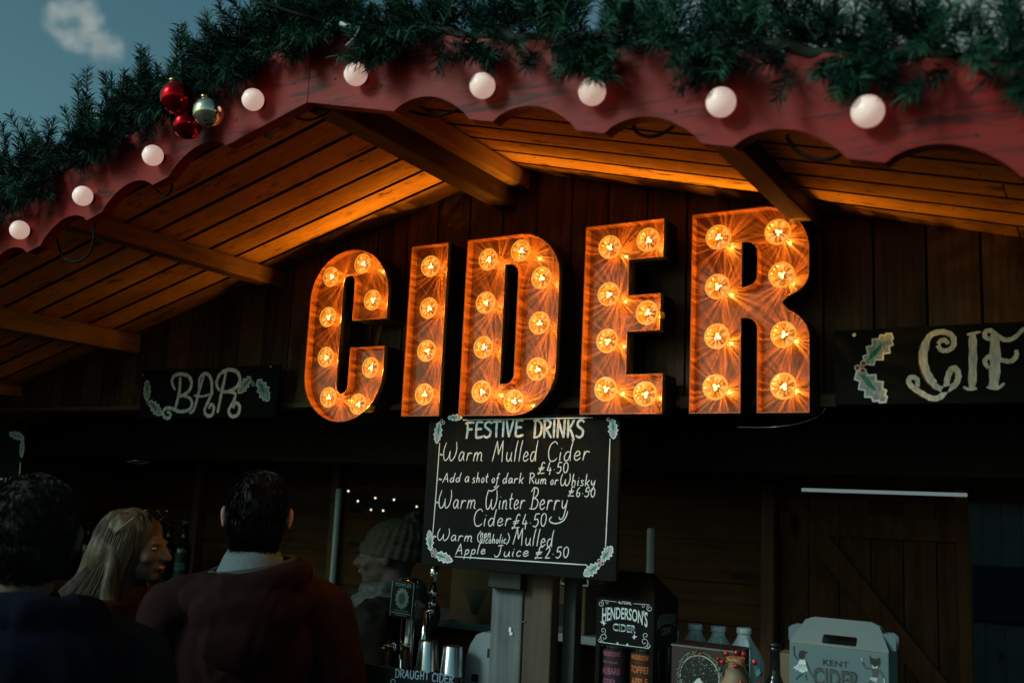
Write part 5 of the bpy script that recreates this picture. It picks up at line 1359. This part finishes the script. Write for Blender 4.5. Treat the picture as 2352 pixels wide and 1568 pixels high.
# upright pale tubes: shelf uprights
for px, y0, y1, Yq, lab in ((779, 1122, 1300, 3.05, 'pale upright tube behind the maroon jacket, left of the knitted hat'), (1495, 1212, 1325, 2.95, 'pale upright tube right of the menu board, above the black carrier')):
    a = at(px, y0, Yq); t = T('upright_tube', lab, 'tube', a.x, Yq, 1.1 if Yq < 2.6 else .0805)
    bm = bmesh.new(); lathe(bm, [(.012, 0), (.012, a.z - t.location.z - .006), (.009, a.z - t.location.z)], 16); new_mesh('pole', bm, mat('pale_tube', (.42, .50, .50), rough=.35), t)
    bm = bmesh.new(); lathe(bm, [(.05, 0), (.05, .006), (.014, .012)], 20, Matrix.Translation((0, 0, .0002))); new_mesh('foot', bm, M['black'], t)

# fairy lights on a dark sprig along the back wall
fy = thing('fairy_lights', 'string of tiny white lights over dark greenery behind the knitted hat', 'fairy lights', None, at(880, 1150, 3.55))
bm = bmesh.new(); rnd = random.Random(12); pts = [at(*q, 3.53) - fy.location for q in ((770, 1150), (800, 1128), (840, 1160), (882, 1172), (905, 1150), (945, 1165), (985, 1160), (1040, 1172))]
tube(bm, spline(pts, 6), .002, 5); new_mesh('wire', bm, M['cable'], fy, True)
bm = bmesh.new()
for k in range(1500):
    q = rnd.randrange(len(pts) - 1); c = pts[q].lerp(pts[q + 1], rnd.random()) + Vector((rnd.gauss(0, .02), rnd.uniform(-.03, .03), rnd.gauss(0, .02)))
    d = Vector((rnd.gauss(0, 1), rnd.gauss(0, 1), rnd.gauss(0, 1))).normalized() * .03; s = d.cross(Vector((0, 1, .2))).normalized() * .001
    bm.faces.new([bm.verts.new(v) for v in (c - s, c + s, c + d)])
new_mesh('greenery', bm, M['fir'], fy)
fm = mat('tiny_lamp', (1, .9, .8), emit=(1, .86, .7), es=1.6)
for px, py in ((800, 1127), (852, 1170), (822, 1150), (880, 1172), (905, 1147), (957, 1163), (862, 1143), (985, 1166)):
    bm = bmesh.new(); ball(bm, at(px, py, 3.50) - fy.location, .0042, 8, 6); new_mesh('bulb', bm, fm, fy, True)

# added glowing strip, no lamp, for the daylight line above the stable door
sl_ = thing('glow_strip', 'slim added strip glowing like a daylight gap above the stable door', 'lamp', None, (-.69, YB - .03, 1.770))
bm = bmesh.new(); box(bm, (-.267, -.012, 0), (.27, .0, .012), .002); new_mesh('tube', bm, mat('glow_strip_face', (.5, .55, .55), rough=.4, emit=(.62, .80, .82), es=.22), sl_)  # glowing face of the added strip, no lamp tube
bm = bmesh.new(); box(bm, (-.275, .0005, -.002), (.275, .020, .014), .002); new_mesh('strip_back', bm, M['black'], sl_)

# clip-on spot lamp hanging under the lintel, unlit
sp = thing('spot_lamp', 'small black spot lamp hanging in the dark below the BAR sign', 'lamp', None, at(318, 1040, 2.9))
bm = bmesh.new(); lathe(bm, [(.018, .05), (.03, .035), (.05, -.035)], 24, Matrix.Rotation(R_(-8), 4, 'Y'), cap=False); new_mesh('shade', bm, M['black'], sp)
bm = bmesh.new(); lathe(bm, [(.0505, -.036), (.0520, -.0375), (.0520, -.0415), (.048, -.042)], 24, Matrix.Rotation(R_(-8), 4, 'Y'), cap=False); new_mesh('rim', bm, M['steel'], sp)
bm = bmesh.new(); tube(bm, spline([(-.006, 0, .05), (.0, 0, .08), (.02, 0, .11), (.03, .0, 2.10 - sp.location.z)], 5), .004, 8); new_mesh('arm', bm, M['steel'], sp, True)

# what shows past the end of the stall: another hut across the lane
nh = thing('market_hut', 'dim teal grey market hut seen blurred past the stable door', 'hut', None, (1.2, 9.5, 0))
def hp(nm, bm, m): o = new_mesh(nm, bm, m, nh); o.matrix_parent_inverse = Matrix.Translation((-1.2, -9.5, 0)); return o
bm = bmesh.new()
for k in range(60): box(bm, (-4 + k * .15, 9.5, 0.01), (-4 + k * .15 + .146, 9.6, 2.15))
hp('wall', bm, wood('grey_hut_wood', (.0015, .0042, .0042), (.0035, .009, .0095), 2, spec=.05))
bm = bmesh.new(); box(bm, (-4.3, 9.0, 2.16), (5.3, 12, 2.30)); hp('roof', bm, mat('hut_roof', (.03, .035, .035), rough=.9))
bm = bmesh.new(); box(bm, (-1.6, 9.45, .9), (1.4, 9.499, 1.35)); hp('counter', bm, mat('hut_counter_dark', (.0012, .003, .0042), rough=.9, spec=0))
bm = bmesh.new(); box(bm, (-3.9, 9.7, 0.01), (4.9, 11.8, 2.15)); hp('body', bm, M['lintel'])

# ------------------------------------------------------------------ people
def remesh(bm, vox, sm=4, dec=0.0):
    me = bpy.data.meshes.new('tmp'); bm.to_mesh(me); bm.free(); o = bpy.data.objects.new('tmp', me); C.objects.link(o)
    r = o.modifiers.new('r', 'REMESH'); r.mode = 'VOXEL'; r.voxel_size = vox
    s = o.modifiers.new('s', 'SMOOTH'); s.iterations = sm; s.factor = .5
    dg = bpy.context.evaluated_depsgraph_get(); out = bpy.data.meshes.new_from_object(o.evaluated_get(dg))
    bpy.data.objects.remove(o); bpy.data.meshes.remove(me)
    for p in out.polygons: p.use_smooth = True
    return out


def limb(bm, pts, rs, n=14):
    for p, r in zip(pts, rs): ball(bm, p, r, 14, 10)
    for (p, r), (q, s) in zip(zip(pts, rs), zip(pts[1:], rs[1:])):
        p = Vector(p); q = Vector(q); k = 6
        tube(bm, [p.lerp(q, i / k) for i in range(k + 1)], r, n, r1=s)


def link(name, me, m, parent):
    o = bpy.data.objects.new(name, me); C.objects.link(o); me.materials.clear(); me.materials.append(m); o.parent = parent; return o


def body(ears=True):
    """one continuous skin: local +Y is forward, feet at z=0, 1.75 m tall"""
    bm = bmesh.new()
    # head
    ball(bm, (0, -.012, 1.655), (.076, .096, .094)); ball(bm, (0, .026, 1.585), (.056, .064, .062)); ball(bm, (0, .045, 1.62), (.060, .050, .06))
    ball(bm, (0, .070, 1.545), (.022, .020, .018), 12, 8)
    ball(bm, (0, .083, 1.655), (.050, .016, .013), 12, 8)
    limb(bm, [(0, .092, 1.648), (0, .108, 1.622), (0, .116, 1.606)], [.009, .010, .0125]); ball(bm, (-.012, .102, 1.603), .009, 8, 6); ball(bm, (.012, .102, 1.603), .009, 8, 6)
    ball(bm, (0, .092, 1.580), (.021, .011, .0055), 12, 8); ball(bm, (0, .090, 1.570), (.019, .011, .0065), 12, 8)
    for s in (-1, 1):
        ball(bm, (s * .040, .066, 1.605), (.022, .022, .02), 12, 8)
        if ears: limb(bm, [(s * .074, .0, 1.628), (s * .088, -.014, 1.630)], [.016, .012]); ball(bm, (s * .089, -.016, 1.632), (.0075, .020, .034), 12, 10); ball(bm, (s * .0945, -.022, 1.645), (.006, .014, .020), 10, 8)
    limb(bm, [(0, -.030, 1.60), (0, -.026, 1.50), (0, -.020, 1.43)], [.056, .055, .064])
    # trunk, arms into the pockets, legs
    limb(bm, [(-.165, -.01, 1.40), (0, -.01, 1.43), (.165, -.01, 1.40)], [.062, .06, .062])
    ball(bm, (0, 0, 1.27), (.175, .115, .20)); ball(bm, (0, 0, 1.08), (.150, .105, .17)); ball(bm, (0, -.005, .94), (.172, .120, .13))
    for s in (-1, 1):
        limb(bm, [(s * .195, -.01, 1.39), (s * .265, -.06, 1.12), (s * .215, .09, .95)], [.052, .041, .030])
        limb(bm, [(s * .21, .10, .945), (s * .18, .135, .90)], [.032, .034])
        limb(bm, [(s * .09, 0, .92), (s * .10, .012, .50), (s * .10, -.018, .09)], [.088, .056, .040]); limb(bm, [(s * .10, -.04, .045), (s * .112, .14, .034)], [.042, .034])
    return remesh(bm, .0072, 3)


def wrinkle(me, amp, sc, seed):
    ns = [v.normal.copy() for v in me.vertices]
    for v, nv in zip(me.vertices, ns):
        p = v.co.copy(); q = Vector((p.x * sc, p.y * sc, p.z * sc * .55 + seed))
        a = noise.noise(q + Vector((noise.noise(q * .7), 0, noise.noise(q * .5))) * 1.2)
        v.co = p + nv * amp * (1 - 2.2 * abs(a))
    return me


def jacket(hem=.80, fat=1.0, seed=0, amp=.008, neck=1.475, vox=.0105):
    bm = bmesh.new()
    limb(bm, [(-.185, -.012, 1.385), (0, -.018, 1.425), (.185, -.012, 1.385)], [.080 * fat, .088 * fat, .080 * fat])
    ball(bm, (0, 0, 1.25), (.215 * fat, .155 * fat, .22)); ball(bm, (0, 0, 1.07), (.205 * fat, .152 * fat, .20)); ball(bm, (0, 0, hem + .10), (.215 * fat, .165 * fat, .16))
    limb(bm, [(0, -.02, 1.40), (0, -.012, neck)], [.085, .078])
    for s in (-1, 1):
        limb(bm, [(s * .205, -.012, 1.375), (s * .245, -.04, 1.25), (s * .285, -.065, 1.11), (s * .225, .085, .95), (s * .175, .13, .91)], [.080 * fat, .073 * fat, .066 * fat, .052 * fat, .055 * fat])
    return wrinkle(remesh(bm, vox, 12), amp, 15, seed)


def trousers():
    bm = bmesh.new(); ball(bm, (0, -.005, .93), (.185, .135, .13))
    for s in (-1, 1): limb(bm, [(s * .09, 0, .90), (s * .10, .01, .50), (s * .10, -.02, .12)], [.100, .074, .066])
    return wrinkle(remesh(bm, .012, 3), .006, 14, 3)


def shoes(parent):
    for s in (-1, 1):
        bm = bmesh.new(); limb(bm, [(s * .10, -.045, .050), (s * .104, .03, .050), (s * .112, .145, .042)], [.050, .050, .040])
        me = remesh(bm, .009, 3)
        for v in me.vertices: v.co.z = max(v.co.z, .004)
        link('shoe', me, M['black'], parent)


def hair_strands(bm, rnd, n, shell, length, down, wd=.0016, jit=.3):
    """short strands lying along a scalp shell (list of (centre, radii, keep(p)))"""
    k = 0
    while k < n:
        c, r, keep = rnd.choice(shell)
        d = Vector((rnd.gauss(0, 1), rnd.gauss(0, 1), rnd.gauss(0, 1))).normalized()
        p = Vector(c) + Vector((d.x * r[0], d.y * r[1], d.z * r[2]))
        if not keep(p): continue
        nrm = Vector((d.x / r[0], d.y / r[1], d.z / r[2])).normalized()
        t = Vector(down) + Vector((rnd.gauss(0, jit), rnd.gauss(0, jit), rnd.gauss(0, jit))); t = (t - nrm * t.dot(nrm)).normalized()
        L = length * rnd.uniform(.6, 1.2); s = t.cross(nrm).normalized() * wd
        a = p - nrm * .002; b = p + t * L * .5 + nrm * .005; e = p + t * L + nrm * .002
        v = [bm.verts.new(q) for q in (a - s, a + s, b + s, e, b - s)]; bm.faces.new(v); k += 1


skin = mat('skin', (.30, .17, .125), rough=.55, spec=.25, var=.08, vs=40)
skin.node_tree.nodes['Principled BSDF'].inputs['Subsurface Weight'].default_value = .25
skin.node_tree.nodes['Principled BSDF'].inputs['Subsurface Radius'].default_value = (.012, .005, .003)
eyew = mat('eye_white', (.2, .2, .2), rough=.3); iris = mat('dark_iris', (.03, .02, .015), rough=.2); lip = mat('lips', (.32, .11, .10), rough=.45)
denim = mat('dark_trousers', (.015, .017, .022), rough=.85, var=.2, vs=60)
skin_shaded = mat('shaded_skin', (.11, .082, .072), rough=.65, spec=.15, var=.15, vs=40)  # darker, greyer copy of skin; dimmer light on faces put in the colour
BODY = body(); BODY_NO_EARS = body(False)     # long hair covers the ears


def person(lab, P, facing, sc, mesh=None, sk=None):
    """P = where the middle of the head is; facing = turn from +Y, anticlockwise"""
    r = thing('person', lab, 'person', None, (P[0], P[1], 0.0)); r.rotation_euler = (0, 0, facing)
    r.scale = (sc, sc, P[2] / 1.63)
    b = link('body', (mesh or BODY).copy(), sk or skin, r)
    for s in (-1, 1):
        bm = bmesh.new(); ball(bm, (s * .030, .082, 1.637), (.0125, .0100, .0058), 12, 8); e = new_mesh('eye', bm, eyew, r, True)
        bm = bmesh.new(); ball(bm, (s * .030, .0915, 1.637), (.0052, .0036, .0052), 10, 8); new_mesh('iris', bm, iris, e, True)
    bm = bmesh.new(); ball(bm, (0, .0955, 1.5755), (.017, .0085, .0085), 12, 8); new_mesh('lips', bm, lip, r, True)
    link('trousers', trousers(), denim, r); shoes(r)
    return r


# man in the middle, from behind
man = person('person in a maroon hooded jacket and grey collar seen from behind, short dark hair', (-2.073, 2.069, 1.606), R_(43), 1.0)
maroon = mat('maroon_jacket_cloth', (.0115, .0030, .0034), rough=.9, var=.25, vs=14, spec=.12)
navyl = mat('dark_hood_lining', (.018, .024, .028), rough=.8)
link('jacket', jacket(.80, 1.0, 2, .006), maroon, man)
bm = bmesh.new()
ring = [Vector((.124 * math.cos(a), -.040 + .112 * math.sin(a), 1.464 + .022 * math.cos(a) + .008 * math.sin(a))) for a in [k * 6.283 / 26 for k in range(27)]]
for k in range(26): tube(bm, [ring[k], ring[k + 1]], .038 + .004 * math.sin(k * .9), 12)
for k in range(26): ball(bm, ring[k], .040 + .004 * math.sin(k * .9), 10, 8)
ball(bm, (.0, -.150, 1.375), (.150, .060, .095)); ball(bm, (-.01, -.172, 1.315), (.110, .050, .075)); limb(bm, [(-.15, -.09, 1.42), (0, -.185, 1.27), (.15, -.09, 1.42)], [.035, .030, .035])
hood = link('hood', wrinkle(remesh(bm, .008, 14), .0045, 17, 8), maroon, man)
bm = bmesh.new(); inner = [Vector((.108 * math.cos(a), -.034 + .098 * math.sin(a), 1.498 + .022 * math.cos(a) + .008 * math.sin(a))) for a in [k * 6.283 / 30 for k in range(31)]]
tube(bm, inner, .012, 10); new_mesh('hood_lining', bm, navyl, hood, True)
grey = mat('grey_shirt_collar', (.085, .125, .145), rough=.9, var=.3, vs=160)
bm = bmesh.new(); rows = []
for zz, r, yo in ((1.455, .092, -.030), (1.490, .082, -.028), (1.528, .072, -.030), (1.548, .069, -.031), (1.525, .080, -.036), (1.460, .104, -.046)):
    rows.append([bm.verts.new((r * math.cos(a), yo + r * 1.02 * math.sin(a), zz - .020 * max(0, math.sin(a)) + .010 * abs(math.cos(a)) ** 3 * 0)) for a in [k * 6.283 / 32 for k in range(32)]])
for a, b in zip(rows, rows[1:]):
    for k in range(32): bm.faces.new((a[k], a[(k + 1) % 32], b[(k + 1) % 32], b[k])).smooth = True
new_mesh('shirt_collar', bm, grey, man)
dark_hair = mat('dark_brown_hair', (.010, .0095, .009), rough=.7, spec=.2, var=.4, vs=90)
bm = bmesh.new(); ball(bm, (0, -.022, 1.672), (.082, .098, .092)); ball(bm, (0, -.045, 1.61), (.073, .068, .075)); ball(bm, (0, -.058, 1.565), (.058, .040, .05))
me = remesh(bm, .006, 3)
for v, nv in zip(me.vertices, [v.normal.copy() for v in me.vertices]):
    v.co += nv * .006 * noise.noise(Vector((v.co.x * 60, v.co.y * 60, v.co.z * 14)))
hr = link('hair', me, dark_hair, man)
bm = bmesh.new(); rnd = random.Random(2)
hair_strands(bm, rnd, 2600, [((0, -.022, 1.672), (.083, .099, .093), lambda p: p.z > 1.60 and p.y < .045), ((0, -.048, 1.61), (.074, .068, .075), lambda p: p.y < -.03 and p.z < 1.66), ((0, -.060, 1.565), (.059, .040, .05), lambda p: p.y < -.05)], .032, (.05, -.25, -1), .0009, .22)
new_mesh('hair_strands', bm, dark_hair, hr)

# blonde woman in profile
wo_ = person('person with long blonde hair and sunglasses on the head, in profile at the bar', (-2.583, 2.071, 1.492), R_(-66), 1.0, BODY_NO_EARS, skin_shaded)
link('coat', jacket(.66, .88, 7, .007, 1.46), mat('rust_brown_coat', (.030, .010, .004), rough=.9, spec=.1, var=.3, vs=18), wo_)
blond = mat('blonde_hair', (.060, .047, .030), rough=.5, spec=.25, var=.65, vs=70, stretch=(1, 1, .15))
bm = bmesh.new(); ball(bm, (0, -.020, 1.675), (.084, .100, .090)); ball(bm, (0, -.055, 1.61), (.106, .075, .11))
limb(bm, [(0, -.075, 1.60), (0, -.10, 1.48), (0, -.145, 1.36), (.01, -.185, 1.22)], [.075, .080, .082, .055])
for s in (-1, 1): limb(bm, [(s * .075, -.02, 1.63), (s * .092, -.015, 1.50), (s * .105, -.0, 1.40), (s * .10, .06, 1.28)], [.022, .030, .032, .018])
me = remesh(bm, .007, 4)
for v, nv in zip(me.vertices, [v.normal.copy() for v in me.vertices]): v.co += nv * .008 * noise.noise(Vector((v.co.x * 45, v.co.y * 45, v.co.z * 5)))
hr = link('hair', me, blond, wo_)
bm = bmesh.new(); rnd = random.Random(6)
for k in range(1000):
    a = rnd.uniform(-2.75, 2.75)           # round the head from the back (0) to the temples
    sx = math.sin(a); cy = -math.cos(a); back = max(0, math.cos(a))
    fz = rnd.uniform(-.02, .02)
    st = Vector((sx * .045, -.02 + cy * .06, 1.745 + fz * .4)); p1 = Vector((sx * .088, -.022 + cy * .102, 1.665 + fz)); p2 = Vector((sx * .098, -.04 + cy * .095, 1.56 + fz)); 
    p3 = Vector((sx * .110 + rnd.gauss(0, .012), -.065 + cy * .115 - .055 * back, 1.45)); p4 = Vector((sx * .120 + rnd.gauss(0, .02), -.080 + cy * .15 - .09 * back + rnd.gauss(0, .02), 1.34)); p5 = Vector((sx * .115 + rnd.gauss(0, .03), -.075 + cy * .16 - .09 * back + rnd.gauss(0, .035), 1.16 + rnd.uniform(0, .12)))
    if abs(a) > 2.2: p2.y -= .01; p3.y -= .02
    tube(bm, spline([st, p1, p2, p3, p4, p5], 5), rnd.uniform(.0007, .0019), 4, r1=.0004)
new_mesh('hair_locks', bm, blond, hr, True)
sg = thing('sunglasses', 'dark sunglasses pushed up on the blonde person\'s hair', 'sunglasses', None, (0, 0, 0))
sg.matrix_world = wo_.matrix_basis @ Matrix.Translation((0, .045, 1.735)) @ Matrix.Rotation(R_(38), 4, 'X')
bm = bmesh.new()
for s in (-1, 1): ball(bm, (s * .034, .028, .0), (.028, .004, .020), 16, 10)
new_mesh('lens', bm, mat('dark_lens', (.01, .01, .01), rough=.05, spec=.8), sg, True)
bm = bmesh.new(); tube(bm, [(-.012, .031, .005), (.012, .031, .005)], .0022, 6)
for s in (-1, 1): tube(bm, spline([(s * .062, .028, .006), (s * .085, .005, .004), (s * .090, -.06, .0), (s * .088, -.10, -.01)], 4), .0024, 6); ball(bm, (s * .066, .028, .006), .005, 8, 6)
new_mesh('frame', bm, mat('dark_gold_frame', (.10, .075, .04), rough=.3, metal=1), sg, True)

# blurred person close to the camera at the left edge
nr = person('blurred person at the left edge with short hair and dark navy hooded coat', (-1.874, 1.252, 1.565), R_(50), 1.0, None, skin_shaded)
link('coat', jacket(.74, 1.08, 12, .010), mat('olive_coat_cloth', (.007, .012, .011), rough=.9, spec=.1, var=.2, vs=12), nr)
bm = bmesh.new()
ring = [Vector((.120 * math.cos(a), -.035 + .105 * math.sin(a), 1.468 - .020 * math.sin(a))) for a in [k * 6.283 / 26 for k in range(27)]]
for k in range(26): ball(bm, ring[k], .046, 10, 8)
ball(bm, (0, -.12, 1.38), (.20, .095, .11)); ball(bm, (.06, -.03, 1.40), (.19, .12, .075))
link('hood', wrinkle(remesh(bm, .010, 3), .010, 11, 5), mat('navy_hood_cloth', (.003, .006, .014), rough=.9, spec=.1), nr)
ghair = mat('grey_brown_hair', (.020, .020, .016), rough=.75, spec=.15, var=.4, vs=60)
bm = bmesh.new(); ball(bm, (0, -.022, 1.672), (.083, .099, .091)); ball(bm, (0, -.045, 1.61), (.074, .068, .07)); hr = link('hair', remesh(bm, .007, 3), ghair, nr)
bm = bmesh.new(); hair_strands(bm, random.Random(8), 1500, [((0, -.022, 1.672), (.084, .100, .092), lambda p: p.z > 1.60 and p.y < .04), ((0, -.046, 1.61), (.075, .069, .07), lambda p: p.y < -.03)], .030, (.1, -.2, -1), .001, .4)
new_mesh('hair_strands', bm, ghair, hr)

# person in the knitted hat behind the bar
p = at(892, 1282, 2.87)
kn = person('person in a grey cable knit hat and scarf in profile inside the stall', (p.x, p.y, p.z), R_(112), 1.02, None, skin_shaded)
link('coat', jacket(.74, 1.08, 21, .010, 1.46), mat('dark_olive_coat', (.009, .009, .0065), spec=.1, rough=.9, var=.2, vs=12), kn)
knit = mat('knitted_wool', (.060, .060, .046), rough=.95, spec=.1, var=.3, vs=120)
bm = bmesh.new(); rows = []; n = 96
for k in range(24):
    f = k / 23; zz = 1.640 + .150 * f
    r = (1 if f < .45 else math.sqrt(max(0.0, 1 - ((f - .45) / .55) ** 2)))
    fold = .010 if f < .22 else (0.0 if f > .27 else .004); row = []
    for q in range(n):
        a = 6.283 * q / n; rib = .0035 * math.sin(a * 24) + (.003 * math.sin(a * 12 + 6 * math.sin(zz * 110)) if f > .27 else 0)
        rr = max(.002, r + 0); row.append(bm.verts.new(((.094 * rr + fold + rib * rr) * math.cos(a), -.020 + (.112 * rr + fold + rib * rr) * math.sin(a) - .035 * f, zz - .018 * math.sin(a) * -1 * (1 - f))))
    rows.append(row)
for a, b in zip(rows, rows[1:]):
    for q in range(n): bm.faces.new((a[q], a[(q + 1) % n], b[(q + 1) % n], b[q])).smooth = True
bm.faces.new(rows[-1]); new_mesh('knitted_hat', bm, knit, kn)
bm = bmesh.new(); rnd = random.Random(3)
for k in range(34): ball(bm, Vector((rnd.gauss(0, .014), -.085 + rnd.gauss(0, .014), 1.788 + rnd.gauss(0, .011))), .010, 8, 6)
bobble = remesh(bm, .005, 0)
for v in bobble.vertices: v.co += v.normal * rnd.uniform(-.004, .008)
link('bobble', bobble, knit, kn)
scarf = mat('grey_scarf_wool', (.075, .085, .08), rough=.95, spec=.1, var=.4, vs=60)
bm = bmesh.new()
for h_, rr_ in ((1.475, .085), (1.515, .075)):
    for k in range(30):
        a = 6.283 * k / 30; ball(bm, (rr_ * math.cos(a) * 1.02, -.025 + rr_ * 1.05 * math.sin(a), h_ + .012 * math.sin(2 * a)), .034, 10, 8)
ball(bm, (0, -.12, 1.42), (.15, .06, .07)); limb(bm, [(.05, .10, 1.44), (.06, .15, 1.30)], [.045, .04])
link('scarf', wrinkle(remesh(bm, .008, 2), .010, 18, 4), scarf, kn)
